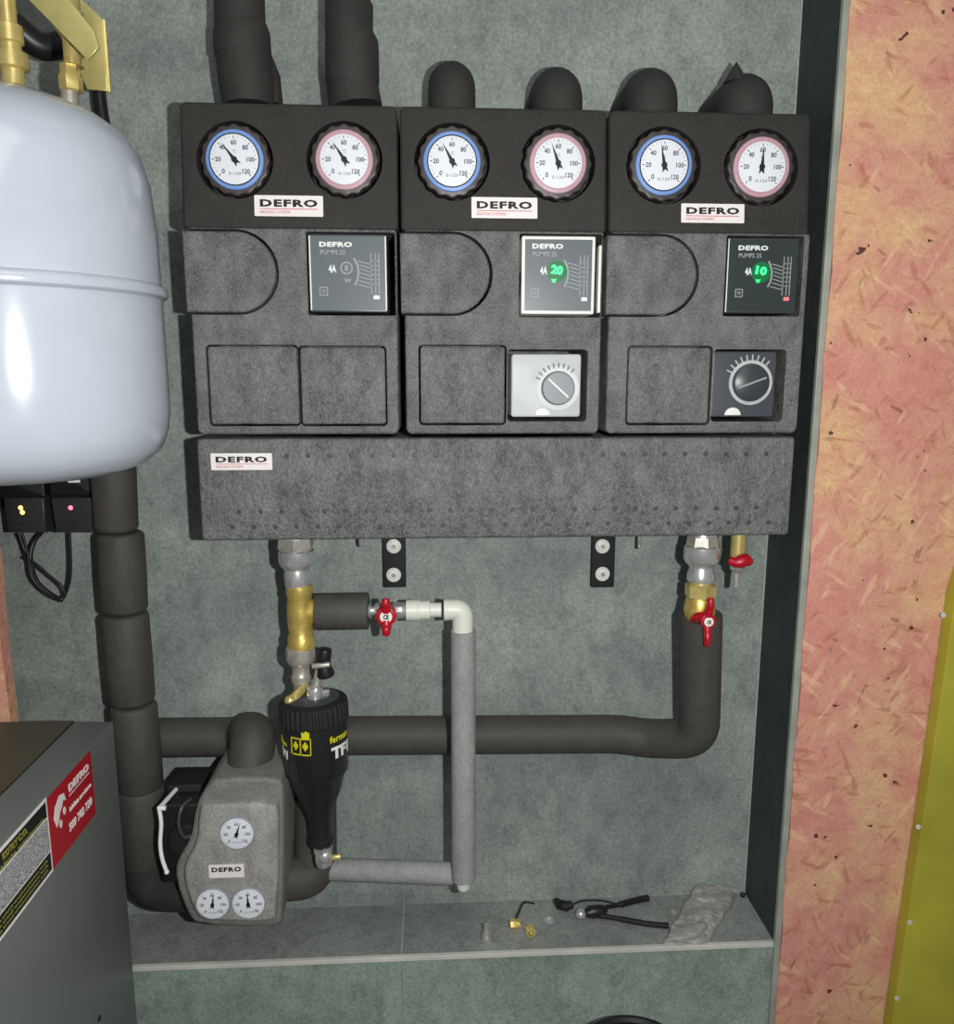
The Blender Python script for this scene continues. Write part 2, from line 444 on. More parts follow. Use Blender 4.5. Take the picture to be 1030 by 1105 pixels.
# board cladding in front, right and left of the niche
def wavy_board(x0, x1, z0, z1, y, th, edge):
    n = 60; b = bmesh.new(); F = []; B = []
    for k in range(n+1):
        z = z0+(z1-z0)*k/n; e = .0012*math.sin(z*31)+.0008*math.sin(z*83+1)
        xa = x0+(e if edge == 'l' else 0); xb = x1+(e if edge == 'r' else 0)
        F.append([b.verts.new((xa, y, z)), b.verts.new((xb, y, z))]); B.append([b.verts.new((xa, y+th, z)), b.verts.new((xb, y+th, z))])
    for k in range(n):
        b.faces.new((F[k][0], F[k][1], F[k+1][1], F[k+1][0])); b.faces.new((B[k][0], B[k+1][0], B[k+1][1], B[k][1]))
        b.faces.new((F[k][0], F[k+1][0], B[k+1][0], B[k][0])); b.faces.new((F[k][1], B[k][1], B[k+1][1], F[k+1][1]))
    b.faces.new((F[0][0], B[0][0], B[0][1], F[0][1])); b.faces.new((F[n][0], F[n][1], B[n][1], B[n][0]))
    return b
struct('wall_front_right', wavy_board(XR+.007, 1.6, 0, 2.4, -D-.008, .022, 'l'), M_OSB)
struct('wall_front_left', wavy_board(-1.6, -.597, 0, 2.4, -D-.008, .022, 'r'), M_OSB)
# olive painted board standing in front of the cladding
pa, pb, pc = at(964, 1105, -.16), at(1000, 870, -.16), at(1032, 640, -.16)
b = bmesh.new()
pts = [(pa.x-.006, 0), (pa.x, pa.z), (pb.x, pb.z), (pc.x+.002, pc.z), (pc.x+.06, pc.z+.26), (pc.x+.5, pc.z+.3), (pc.x+.5, 0)]
op = obj('olive_panel', prism([(x, z) for x, z in pts], -.158, -.136, .002), M_OLIVE, smooth=30)
for px_, py_ in ((1019, 664), (992, 893), (983, 996), (969, 1078)):
    p = at(px_, py_, -.159); obj('paint_spot', lathe((p.x, -.1575, p.z), (p.x, -.16, p.z), [(0, .0042), (.001, .0038), (.0014, 0)], 12), MATS['tile_trim'], op)
tag(op, 'olive green painted board leaning at the bottom right beside the pinkish chipboard', 'board')
struct('floor', box(-1.6, -2.6, -.05, 1.6, .1, 0), M_FLOOR)

# ------------------------------------------------------------------ thermometer (part with sub-parts)
def thermometer(parent, c, r, ring_mat, needle, scallop=True, digits=True, yf=None, marks_r=.72):
    x, y, z = c
    if scallop:
        n = 96; pol = []
        for k in range(n):
            a = 2*PI*k/n; rr = r*1.17*(1+.028*math.cos(a*16)); pol.append((x+rr*math.cos(a), z+rr*math.sin(a)))
        ro = obj('thermometer', prism(pol, y-.004, y+.012, .0025), M_BEZEL, parent)
    else:
        ro = obj('thermometer', prism(circle(x, z, r*1.04, 40), y-.003, y+.006, .001), M_GREYR, parent)
    yy = y-.004 if scallop else y-.003
    if scallop:
        b = prism(circle(x, z, r, 48), yy-.0022, yy+.002, .0018); obj('dial_ring', b, ring_mat, ro)
        ri = r*.84
        obj('dial', prism(circle(x, z, ri, 48), yy-.0028, yy-.0015, .0004), M_DIAL, ro)
        obj('rim_line', carve(prism(circle(x, z, ri*1.035, 48), yy-.0029, yy-.0018), [prism(circle(x, z, ri*.985, 48), yy-.01, yy+.01)]), M_INK if ring_mat is M_BLUE else M_PINK, ro)
    else:
        ri = r*.97; obj('dial', prism(circle(x, z, ri, 40), yy-.0012, yy+.001, .0004), M_DIAL, ro)
    yd = (yy-.0029) if scallop else yy-.0013
    # scale: tick marks round 270 degrees and the numbers
    b = bmesh.new()
    for k in range(25):
        a = math.radians(225-270*k/24); L = .11 if k % 4 == 0 else .055
        q = bmesh.new(); bmesh.ops.create_cube(q, size=1)
        xform(q, Matrix.Translation((x, yd, z)) @ Matrix.Rotation(-a, 4, 'Y') @ Matrix.Translation((ri*(.92-L/2), 0, 0)) @ Matrix.Diagonal((ri*L, .0003, ri*(.035 if k % 4 == 0 else .018), 1)))
        merge(b, q)
    if digits:
        for k, t in enumerate(('0', '20', '40', '60', '80', '100', '120')):
            a = math.radians(225-45*k)
            text(t, (x+ri*.66*math.cos(a), yd, z+ri*.66*math.sin(a)), ri*(.13 if len(t) == 1 else .24 if len(t) == 2 else .32), ri*.2, bold=.03, lift=.00015, bm=b, ret=True)
        text('°C', (x, yd, z+ri*.32), ri*.16, ri*.12, bold=0, lift=.00015, bm=b, ret=True)
        text('0-120', (x, yd, z-ri*.55), ri*.5, ri*.12, bold=0, lift=.00015, bm=b, ret=True)
    obj('scale_marks', b, M_INKG, ro, smooth=0)
    a = math.radians(needle); dx, dz = math.sin(a), math.cos(a)
    px, pz = -dz, dx
    tip = ri*.82; tl = ri*.28
    P = [(x+dx*tip, z+dz*tip), (x+px*ri*.075, z+pz*ri*.075), (x-dx*tl+px*ri*.12, z-dz*tl+pz*ri*.12), (x-dx*tl*.6, z-dz*tl*.6),
         (x-dx*tl-px*ri*.12, z-dz*tl-pz*ri*.12), (x-px*ri*.075, z-pz*ri*.075)]
    b = prism(P, yd-.0009, yd-.0003); prism(circle(x, z, ri*.12, 16), yd-.0014, yd-.0001, bm=b)
    obj('needle', b, M_INK, ro, smooth=0)
    return ro

def sticker(parent, x0, x1, z0, z1, y, word='DEFRO', tilt=0, yfun=None, small=True):
    pl = obj('sticker', prism(rrect(x0, z0, x1, z1, .0012), y-.0006, y+.0004), M_STICK, parent)
    w = x1-x0; h = z1-z0; ys = y-.0007
    b = bmesh.new()
    text(word, ((x0+x1)/2, ys, z0+h*.63), w*.84, h*.36, bold=.045, lift=.0002, bm=b, ret=True, space=1.15)
    o1 = obj('lettering', b, M_INK, pl, 0)
    if small:
        b = box(x0+w*.08, ys-.0002, z0+h*.34, x1-w*.08, ys+.0002, z0+h*.37)
        text('HEATING SYSTEMS', (x0+w*.3, ys, z0+h*.2), w*.44, h*.13, bold=0, lift=.0002, bm=b, ret=True)
        o2 = obj('underline', b, M_REDINK, pl, 0)
        return [pl, o1, o2]
    return [pl, o1]

# ------------------------------------------------------------------ the three pump stations
YF = -.20
def px_rect(x0, y0, x1, y1, Y=YF):
    a = at(x0, y1, Y); c = at(x1, y0, Y); e = at(x0, y0, Y); f = at(x1, y1, Y)
    return (a.x+e.x)/2, (a.z+f.z)/2, (c.x+f.x)/2, (c.z+e.z)/2
Z0, Z1, Z2 = 1.4665, 1.617, 1.7165
TOPLEAN = .016
Z3 = at(430, 114, YF+TOPLEAN).z
def ytop(x, y, z):      # the upper cover leans back
    return y if y > YF+.06 else y + TOPLEAN*max(0, min(1, (z-Z2)/(Z3-Z2)))
STN = [
 dict(x0=-.2985, x1=-.0385, th=[(254, 173, -38, M_BLUE), (372, 173, -34, M_PINK)], st=(275, 211, 349, 234), cap=(196, 298), disp=(334, 253, 418, 337),
      pan=[(226, 374, 322, 458), (325, 375, 416, 458)], act=None, led=None,
      label='leftmost black foam pump station, with two closed square panels and unlit display'),
 dict(x0=-.0355, x1=.2195, th=[(488, 175, -29, M_BLUE), (602, 177, -20, M_PINK)], st=(509, 213, 580, 236), cap=(434, 529), disp=(563, 255, 642, 339),
      pan=[(454, 374, 545, 457)], act=(546, 377, 634, 455), plate=(552, 382, 627, 450), knob=(603, 419, 18), dark=False, led='a',
      label='middle black foam pump station, with pale grey rotary actuator and white framed display'),
 dict(x0=.2225, x1=.4775, th=[(716, 179, -11, M_BLUE), (821, 181, 2, M_PINK)], st=(735, 220, 803, 241), cap=(660, 752), disp=(785, 257, 861, 338),
      pan=[(678, 375, 766, 457)], act=(767, 377, 847, 455), plate=(768, 379, 837, 450), knob=(812, 413, 20), dark=True, led='b',
      label='rightmost black foam pump station, with dark rotary actuator, beside the dark wall'),
]
GRP = 'foam covered pump stations in a row'
for i, s in enumerate(STN):
    x0, x1 = s['x0'], s['x1']
    t = thing('pump_station', s['label'], 'pump station', ((x0+x1)/2, -.1, Z0), GRP)
    # --- lower cover with its pockets
    if i == 2: x1b = x1+.006
    else: x1b = x1
    body = prism(rrect(x0+.004, Z0, x1b-.002, Z2+.002, [.0045, .0045, .008, .008]), YF, -.015, .0035)
    cut = []; dx0, dz0, dx1, dz1 = px_rect(*s['disp'])
    cx0, _, cx1, _ = px_rect(s['cap'][0], 250, s['cap'][1], 337)
    capR = (Z2-.003-Z1)/2
    def capshape(gx, gz):
        r = capR+gz; cc = cx1-capR; zc = Z1+capR
        return [(x0-.01, zc-r)]+[((cc+gx*.3)+r*math.cos(a), zc+r*math.sin(a)) for a in [math.radians(-90+180*k/20) for k in range(21)]]+[(x0-.01, zc+r)]
    cut.append(prism(capshape(.003, .0026), YF-.02, YF+.05))
    cut.append(prism(rrect(dx0-.003, dz0-.004, min(dx1+.011, x1-.004) if i != 2 else dx1+.006, dz1+.003, .002), YF-.02, YF+.12))
    rects = [px_rect(*p) for p in s['pan']]
    for k, (a0, b0, a1, b1) in enumerate(rects):
        cut.append(prism(rrect(a0-.0023, b0-.0023, a1+.0023, b1+.0023, .006), YF-.02, YF+.05))
    if s['act']:
        a0, b0, a1, b1 = px_rect(*s['act']); cut.append(prism(rrect(a0+.0025, b0, a1, b1, .005), YF-.02, YF+.14))
    obj('lower_cover', carve(body, cut), M_EPP, t)
    # --- D shaped end cap
    cc = cx1-capR; zc = Z1+capR
    pol = [(x0-.0005, zc-capR)]+[(cc+capR*math.cos(a), zc+capR*math.sin(a)) for a in [math.radians(-90+180*k/24) for k in range(25)]]+[(x0-.001, zc+capR)]
    obj('end_cap', prism(pol, YF-.002, YF+.045, .003), M_EPP, t)
    for (a0, b0, a1, b1) in rects:
        obj('cover_panel', prism(rrect(a0, b0, a1, b1, .004), YF-.0005, YF+.045, .0025), M_EPP, t)
    # --- upper cover
    tc_ = prism(rrect(x0+.0005, Z2, x1+.0005, Z3, [.009, .009, .0045, .0045]), YF-.001, -.015, .004, yfun=ytop)
    cut = []; ths = []
    for (px, py, nd, mm) in s['th']:
        p = at(px, py, YF+.010); ths.append((p, nd, mm)); rr = 40*mpp(p)
        cut.append(lathe((p.x, YF-.03, p.z), (p.x, YF+.07, p.z), [(0, rr*1.05), (.07, rr)], 48))
    obj('upper_cover', carve(tc_, cut), M_EPPD, t)
    for p, nd, mm in ths:
        thermometer(t, (p.x, ytop(0, YF+.003, p.z), p.z), 31*mpp(p), mm, nd)
    # sticker follows the lean
    a0, b0, a1, b1 = px_rect(*s['st'], Y=YF+.003)
    sk = sticker(t, a0, a1, b0, b1, YF)
    for o in sk:
        for v in o.data.vertices: v.co.y += TOPLEAN*((v.co.z+t.location.z)-Z2)/(Z3-Z2)-.001
    # --- pump head with display
    fm = M_ACT if i == 1 else M_DGREY
    yh = YF-.001 if i != 2 else YF+.001
    ph = obj('pump_head', prism(rrect(dx0, dz0, dx1, dz1, .002), yh, YF+.1, .0012), M_WHITE if i == 1 else M_DGREY, t)
    w, h = dx1-dx0, dz1-dz0
    mg = .004 if i == 1 else .0022
    obj('display', prism(rrect(dx0+mg, dz0+mg, dx1-mg, dz1-mg, .001), yh-.0008, yh+.001), [M_SCREEN, M_SCREEN, M_SCREEND][i], ph)
    if i == 0:
        for xx in (dx0+.0008, dx1-.0023): pass
        for q0 in (dx0+.0006, dx1-.0024): obj('frame_edge', box(q0, yh-.0014, dz0+.002, q0+.0018, yh, dz1-.002, bev=.0004), M_WHITE, ph)
    if i == 2: obj('frame_edge', box(dx0-.0004, yh-.0014, dz0+.001, dx0+.001, yh, dz1-.001, bev=.0004), M_WHITE, ph)
    if i == 1: obj('side_strip', box(dx1+.005, YF+.001, dz0+.002, dx1+.0085, YF+.02, dz1-.01, bev=.0008), M_WHITE, ph)
    ys = yh-.0010
    U = lambda u: dx0+w*u
    V = lambda v: dz0+h*v
    b = bmesh.new()
    text('DEFRO', (U(.35), ys, V(.87)), w*.42, h*.065, bold=.05, lift=.0002, bm=b, ret=True, space=1.1)
    obj('logo_print', b, M_WPRINT, ph, 0)
    text('4A', (U(.3), ys, V(.56)), w*.1, h*.1, bold=.03, lift=.0002, name='current_print', m=M_WPRINT, parent=ph)
    text('PUMPS 25', (U(.31), ys, V(.77)), w*.32, h*.06, bold=.02, lift=.0002, name='type_print', m=M_GPRINT, parent=ph)
    b = bmesh.new()
    ar = [(U(.18)+w*.055*sx, V(.27)+h*.055*sz) for sx, sz in ((-1, -1), (1, -1), (1, 1), (-1, 1))]
    bb = carve(prism(ar, ys-.0002, ys+.0002), [prism(inset(ar, w*.012), ys-.01, ys+.01)]); merge(b, bb)
    text('W', (U(.18), ys, V(.27)), w*.06, h*.05, bold=.02, lift=.0002, bm=b, ret=True)
    obj('mode_symbol', b, M_GPRINT, ph, 0); b = bmesh.new()
    # performance diagram: bright inner arc, sloping lines, verticals
    cxp, czp = U(.33), V(.52)
    for rr, th in ((.29, .024),):
        pa = [(cxp+w*rr*math.cos(a), czp+h*rr*math.sin(a)) for a in [math.radians(-34+70*k/14) for k in range(15)]]
        pb_ = [(cxp+w*(rr+th)*math.cos(a), czp+h*(rr+th)*math.sin(a)) for a in [math.radians(36-70*k/14) for k in range(15)]]
        prism(pa+pb_, ys-.0002, ys+.0002, bm=b)
    for k in range(7):
        z = V(.36+.05*k); xa = cxp+w*.33*math.cos(math.asin(max(-.9, min(.9, (z-czp)/(h*.33)))))
        prism([(xa, z-h*.006), (U(.80), z-h*.05), (U(.80), z-h*.038), (xa, z+h*.006)], ys-.0002, ys+.0002, bm=b)
    for u in (.79, .845, .89): box(U(u), ys-.0002, V(.24), U(u+.012), ys+.0002, V(.76), bm=b)
    for k in range(6): box(U(.80), ys-.0002, V(.36+.06*k), U(.89), ys+.0002, V(.37+.06*k), bm=b)
    obj('diagram_print', b, M_GPRINT, ph, 0)
    lx, lz = U(.48), V(.55)
    if s['led']:
        obj('lens', prism(circle(lx, lz, w*.14, 24), ys-.0002, ys+.0002), M_GREENGL, ph)
        b = bmesh.new(); text('20' if i == 1 else '10', (lx, ys-.0003, lz+h*.02), w*.16, h*.12, R=(1, 0, -.15), U=(.15, 0, 1), bold=.05, lift=.0002, bm=b, ret=True)
        text('W', (lx-w*.04, ys-.0003, lz-h*.12), w*.07, h*.05, bold=.04, lift=.0002, bm=b, ret=True)
        obj('lit_digits', b, M_GREENLED, ph, 0)
    else:
        b = carve(prism(circle(lx, lz+h*.02, w*.08, 24), ys-.0002, ys+.0002), [prism(circle(lx, lz+h*.02, w*.062, 24), ys-.01, ys+.01)])
        text('8', (lx, ys-.0002, lz+h*.02), w*.05, h*.08, bold=.02, lift=.0002, bm=b, ret=True)
        text('W', (lx+w*.01, ys-.0002, lz-h*.14), w*.1, h*.06, bold=.03, lift=.0002, bm=b, ret=True)
        obj('unlit_digits', b, M_GPRINT, ph, 0)
    obj('indicator', prism(rrect(U(.82), V(.17), U(.9), V(.22), .0006), ys-.0003, ys+.0002), M_REDSPOT if i == 2 else M_WPRINT, ph)
    # --- rotary actuator
    if s['act']:
        a0, b0, a1, b1 = px_rect(*s['plate'], Y=YF+.006); am = M_ACTD if s['dark'] else M_ACT
        ac = obj('actuator', prism(rrect(a0, b0, a1, b1, .004), YF+.006, YF+.12, .002), am, t)
        kp = at(s['knob'][0], s['knob'][1], YF); kr = s['knob'][2]*mpp(kp)
        y = YF+.006
        obj('scale_ring', carve(prism(circle(kp.x, kp.z, kr*(1.2 if s['dark'] else 1.3), 40), y-.0012, y+.001), [prism(circle(kp.x, kp.z, kr*1.02, 40), y-.02, y+.02)]), M_RINGP if not s['dark'] else M_ACT, ac)
        b = bmesh.new()
        for k in range(9):
            a = math.radians(50+k*13)
            q = bmesh.new(); bmesh.ops.create_cube(q, size=1)
            xform(q, Matrix.Translation((kp.x, y-.0014, kp.z)) @ Matrix.Rotation(-a, 4, 'Y') @ Matrix.Translation((kr*1.35, 0, 0)) @ Matrix.Diagonal((kr*.3, .0006, kr*.07, 1)))
            merge(b, q)
        obj('scale_marks', b, M_INKG if not s['dark'] else M_ACT, ac, 0)
        kn = obj('knob', lathe((kp.x, y+.002, kp.z), (kp.x, y-.02, kp.z), [(0, kr*1.04), (.003, kr*1.04), (.0035, kr), (.008, kr*.97), (.0088, kr*.93), (.0088, 0)], 40), M_KNOB if not s['dark'] else M_DGREY, ac)
        a = math.radians(-42 if not s['dark'] else 20)
        q = bmesh.new(); bmesh.ops.create_cube(q, size=1)
        xform(q, Matrix.Translation((kp.x, y-.0072, kp.z)) @ Matrix.Rotation(-a, 4, 'Y') @ Matrix.Diagonal((kr*1.6, .0012, kr*.1, 1)))
        obj('pointer_line', q, M_WPRINT if not s['dark'] else M_GPRINT, kn, 0)
        q = [(kp.x-kr*.9+kr*.45*math.cos(a_), b0+kr*.1+kr*.42*math.sin(a_)) for a_ in [PI*k/10 for k in range(11)]]
        obj('latch', prism(q, y-.0018, y+.001, .0005), M_WHITE, ac)

# ------------------------------------------------------------------ manifold housing
t = thing('manifold_housing', 'long black foam manifold box below the three pump stations', 'manifold', (.1, -.1, 1.33))
hx0, hx1, hz0, hz1 = -.2965, .4795, 1.3295, 1.4615
b = prism(rrect(hx0, hz0, hx1, hz1, .005), YF-.001, -.02, .004)
cut = []
for row, zz in enumerate((hz0+.022, hz0+.044)):
    for k in range(26):
        x = hx0+.03+k*.0287+(row*.012)
        cut.append(None)
obj('housing', b, M_EPP, t)
bd = bmesh.new()
for row, zz in enumerate((hz0+.018, hz0+.038, hz1-.022)):
    for k in range(27):
        x = hx0+.04+k*.0272+row*.009
        if x > hx1-.02: continue
        lathe((x, YF-.0008, zz), (x, YF-.0016, zz), [(0, .0034), (.0007, .0026), (.0008, 0)], 10, bm=bd)
tag(obj('dimples', bd, M_DIMPLE, t), kind='stuff')
a0, b0, a1, b1 = px_rect(228, 489, 294, 507)
sticker(t, a0, a1, b0, b1, YF-.0012)

# ------------------------------------------------------------------ insulated pipes above the stations
GP = 'insulated pipes above the pump stations'
def P(px, py, Y): return at(px, py, Y)
t = thing('insulated_pipe', 'black insulated vertical pipe with flared side wrap, leftmost above the pump stations', 'pipe', P(268, 110, -.1), GP)
a, c = P(268, 115, -.1), P(257, -60, -.1); m_ = mpp(a)
obj('insulation', tube([a, P(266, 90, -.1), P(262, 50, -.1), P(259, 22, -.1), P(257, -60, -.1)], [27*m_, 29*m_, 29*m_, 26.5*m_, 25.5*m_], 28), M_HOSED, t)
obj('tape_band', tube([P(262.5, 62, -.1), P(262, 54, -.1), P(261, 36, -.1), P(260, 28, -.1)], [29.3*m_, 30*m_, 29.5*m_, 27*m_], 28), M_HOSED, t)
obj('side_wrap', tube([P(285, 114, -.08), P(284, 85, -.08), P(276, 55, -.08), P(270, 44, -.08)], [21*m_, 19*m_, 15*m_, 10*m_], 20), M_HOSED, t)
t = thing('insulated_pipe', 'black insulated vertical pipe with brass end, above the left station pink dial', 'pipe', P(384, 110, -.1), GP)
obj('insulation', tube([P(384, 116, -.1), P(381, 95, -.1), P(380, 45, -.1), P(377, 35, -.1), P(377, 5, -.1), P(377, 1, -.1)], [29*m_, 28*m_, 28*m_, 25.5*m_, 25.5*m_, 23*m_], 28), M_HOSED, t)
obj('tape_band', tube([P(381, 92, -.1), P(380.5, 86, -.1), P(380, 52, -.1), P(380, 46, -.1)], [28.3*m_, 29*m_, 28.6*m_, 28.1*m_], 28), M_HOSED, t)
obj('pipe_end', cyl(P(376, 8, -.1), P(376, -12, -.1), 9*m_, .001), M_ZINC, t)
for k, (px, top, wr, lab) in enumerate(((488, 58, 27, "black insulated pipe elbow turning into the wall above the middle station's blue dial"),
                             (601, 66, 29, "black insulated pipe elbow turning into the wall above the middle station's pink dial"),
                             (702, 67, 30, "black insulated pipe elbow turning into the wall above the right station's blue dial"),
                             (803, 74, 31, 'black insulated pipe elbow with a peaked top, last on the right beside the dark wall'))):
    b0 = P(px, 135, -.1); m_ = mpp(b0); r = wr*m_*.94
    zt = P(px, top, -.1-r*.3).z
    p1 = Vector((b0.x, -.1, zt-r*1.0)); p2 = Vector((b0.x, -.002, zt-r*1.0))
    t = thing('insulated_elbow', lab, 'pipe', Vector((b0.x, -.1, b0.z)), GP)
    pts = fillet([b0, p1, p2], .05, 8)
    obj('insulation', tube(pts, r, 28), M_HOSED, t)
    obj('collar', tube([Vector((b0.x, -.1, 1.856)), Vector((b0.x, -.1, 1.862)), Vector((b0.x, -.1, 1.878)), Vector((b0.x, -.1, 1.882))], [r*1.02, r*1.04, r*1.04, r*.98], 28), M_HOSED, t)
    if k == 3:
        pk = P(795, 70, -.1); obj('peak', lathe((pk.x, -.1, pk.z-.022), (pk.x, -.1, pk.z+.004), [(0, .016), (.012, .009), (.02, .004), (.026, 0)], 14), M_HOSED, t)

# ------------------------------------------------------------------ mounting brackets below the housing
for k, (px, ys_, lab) in enumerate(((425, (590, 621), 'black steel mounting bracket with two bolts, near the brass tee under the manifold'),
                                   (651, (590, 620), 'black steel mounting bracket with two bolts, nearer the right end of the manifold'))):
    a0, b0, a1, b1 = px_rect(px-12, 570, px+13, 634, Y=-.012)
    t = thing('mounting_bracket', lab, 'bracket', ((a0+a1)/2, -.006, b0), 'black brackets under the manifold')
    obj('plate', prism(rrect(a0, b0, a1, b1+.06, .002), -.012, -.0005, .001), M_BLACKM, t)
    for j, yy in enumerate(ys_):
        p = P(px, yy, -.016); r = 6.5*mpp(p)
        bo = obj('bolt', lathe((p.x, -.012, p.z), (p.x, -.03, p.z), [(0, r*1.2), (.0012, r*1.2), (.0015, r*1.02), (.004, r*.98), (.0046, r*.8), (.0046, 0)], 24), M_WHITE, t)
        obj('socket', lathe((p.x, -.0168, p.z), (p.x, -.0175, p.z), [(0, r*.4), (.0007, r*.36)], 6), M_STEELM, bo)
p = P(390, 584, -.05)
b = cyl((p.x, -.05, p.z+.03), (p.x, -.05, p.z-.004), .0042, .001, 12); sphere((p.x, -.05, p.z-.004), .004, (1, 1, 1.2), bm=b)
tag(obj('bolt_tip', b, M_STEEL), 'small silver bolt tip poking below the manifold beside the left bracket', 'bolt', 'bolt tips under the manifold')
p = P(690.5, 586, -.05)
b = cyl((p.x, -.05, p.z+.03), (p.x, -.05, p.z-.004), .0032, .001, 12); sphere((p.x, -.05, p.z-.005), .003, (1, 1, 1.5), bm=b)
tag(obj('bolt_tip', b, M_STEEL), 'thin silver bolt tip poking below the manifold, right of the right bracket', 'bolt', 'bolt tips under the manifold')

# ------------------------------------------------------------------ left outlet: union, tee, valve, white plastic, grey riser
YT = -.14
def vert(px, spans, Y, base_px=None, m=None, name=None, parent=None, n=32):
    """lathe down a vertical axis at px: spans [(y, half width px)]"""
    p0 = P(px, spans[0][0], Y); pr = []
    for y, hw in spans:
        q = P(px, y, Y); pr.append((p0.z-q.z, hw*mpp(q)))
    return lathe((p0.x, Y, p0.z), (p0.x, Y, p0.z-1), pr, n)
t = thing('pipe_union', 'silver pipe union under the left end of the manifold, above the brass tee', 'pipe fitting', P(319, 632, YT), 'silver unions under the manifold')
obj('union_body', vert(319, [(575, 17), (592, 17), (594, 19), (606, 19), (610, 17), (614, 13), (620, 14), (631, 13), (634, 12)], YT), M_STEEL, t)
obj('collar', vert(319, [(580, 19), (589, 20.5), (592, 19)], YT, n=6), M_STEELM, t)
t = thing('brass_tee', 'yellow brass tee fitting below the silver union, with the insulated stub on its right', 'pipe fitting', P(323, 698, YT))
obj('tee_body', vert(323, [(630, 10), (632, 14), (640, 14.5), (644, 13), (655, 14), (670, 14), (683, 12.5), (687, 14.5), (698, 14.5), (700, 12)], YT), M_BRASSM, t)
p = P(323, 660, YT); m_ = mpp(p)
obj('branch', lathe(p, p+Vector((1, 0, 0)), [(0, 10*m_), (.012, 10*m_), (.014, 12.5*m_), (.022, 13*m_), (.023, 10*m_)], 28), M_BRASSM, t)
obj('nut', vert(322, [(628, 9), (629, 11), (638, 11), (639, 9)], YT, n=6), M_BRASS, t)
t = thing('pipe_union', 'dull steel reducing fitting between the brass tee and the black filter', 'pipe fitting', P(324, 748, YT-.005))
obj('nut', vert(324, [(697, 14), (699, 16), (712, 16), (716, 13)], YT, n=8), M_STEELM, t)
obj('threaded_body', vert(324.5, [(714, 12), (720, 9), (728, 9.5), (729, 10.5), (735, 10.5), (736, 8.5), (746, 8.5), (750, 8)], YT), M_STEELM, t)
# insulated stub
a, c = P(341, 660, YT), P(398, 661, YT); m_ = mpp(a)
tag(obj('insulated_stub', cyl(a, Vector((c.x, YT, a.z)), 20*m_, .0015, 36), M_HOSE), 'short black insulated pipe stub between the brass tee and small red handled valve', 'pipe')
zc = a.z
# ball valve with butterfly handle
def X(px, py=661, Y=YT): return P(px, py, Y).x
t = thing('ball_valve', 'small ball valve with red butterfly handle between the black stub and white coupling', 'valve', Vector((X(418), YT, zc-.02)), 'valves with red handles')
obj('valve_body', lathe((X(395), YT, zc), (X(440), YT, zc), [(0, 6*m_), (.006, 9*m_), (.0075, 9*m_), (.008, 5*m_), (.012, 5*m_), (.0125, 8*m_), (.02, 9*m_), (.03, 9*m_), (.036, 6*m_), (.038, 8*m_), (.046, 9*m_), (.052, 9*m_), (.056, 7*m_)], 10), M_STEEL, t)
def butterfly(parent, c, rot, L, r, m=M_RED):
    """two-winged handle facing -Y, wings at angle rot"""
    cx_, cy_, cz_ = c; R = Matrix.Rotation(-rot, 3, 'Y')
    hb = cyl((cx_, cy_+.012, cz_), (cx_, cy_-.004, cz_), r, .001, 24)
    for sgn in (1, -1):
        pts = [R @ Vector((sgn*r*.5, 0, 0)), R @ Vector((sgn*(r*.5+L*.35), -.003, 0)), R @ Vector((sgn*L*.75, -.006, 0)), R @ Vector((sgn*L, -.004, 0))]
        tube([Vector(c)+q for q in spline(pts, 4)], [r*.55]*4+[r*.5]*4+[r*.42]*4+[r*.3], 12, bm=hb)
    h = obj('handle', hb, m, parent)
    obj('cap', cyl((cx_, cy_-.004, cz_), (cx_, cy_-.006, cz_), r*.62, .0004, 20), M_WHITE, h)
    b = bmesh.new(); text('CE', (cx_, cy_-.0062, cz_), r*.55, r*.5, bold=.05, lift=.0002, bm=b, ret=True); obj('mark', b, M_INK, h, 0)
    return h
h = butterfly(t, (X(418), YT-.025, zc), PI/2, 20*m_, 10.5*m_)
b = bmesh.new()
for k in range(10):
    aa = 2*PI*k/10; sphere((X(418)+10.5*m_*math.cos(aa), YT-.024, zc+10.5*m_*math.sin(aa)), .0022, bm=b, n=8)
obj('grip_lobes', b, M_RED, h)
obj('stem', cyl((X(418), YT, zc), (X(418), YT-.02, zc), 5*m_, 0, 16), M_BRASS, t)
t = thing('plastic_coupling', 'white plastic pipe coupling between the small red valve and white elbow', 'pipe fitting', Vector((X(455), YT, zc-.012)))
obj('coupling', lathe((X(438), YT, zc), (X(490), YT, zc), [(0, 9*m_), (0.001, 11.5*m_), (.016, 11.5*m_), (.0165, 12.3*m_), (.019, 12.3*m_), (.0195, 10.5*m_), (.034, 10.5*m_), (.035, 8*m_), (.05, 8*m_)], 32), M_PPR, t)
t = thing('plastic_elbow', 'white plastic pipe elbow at the top of the grey riser', 'pipe fitting', P(499, 684, YT))
pt = fillet([(X(481), YT, zc), (X(499.5), YT, zc), (X(499.5), YT, P(500, 684, YT).z)], 11*m_, 10)
obj('elbow', tube(pt, [11.5*m_]*len(pt), 28), M_PPR, t)
obj('collar', cyl((X(479), YT, zc), (X(484), YT, zc), 12*m_, .0008), M_PPR, t)
zr0, zr1 = P(500, 680, YT).z, P(502, 948, YT).z
t = thing('grey_riser', 'light grey insulated vertical pipe hanging from the white plastic elbow', 'pipe', Vector((X(500), YT, zr1)))
obj('insulation', lathe((X(500), YT, zr0), (X(500), YT, zr1), [(0, .012), (.0005, 13.8*m_), (zr0-zr1-.0005, 13.8*m_), (zr0-zr1, .012)], 36), M_RISER, t)
obj('end_cap', lathe((X(500), YT, zr1+.005), (X(500), YT, zr1-.05), [(0, 8*m_), (.018, 8*m_), (.024, 6*m_), (.025, 0)], 24), M_WHITE, t, 60)
zh = P(430, 934, -.1).z
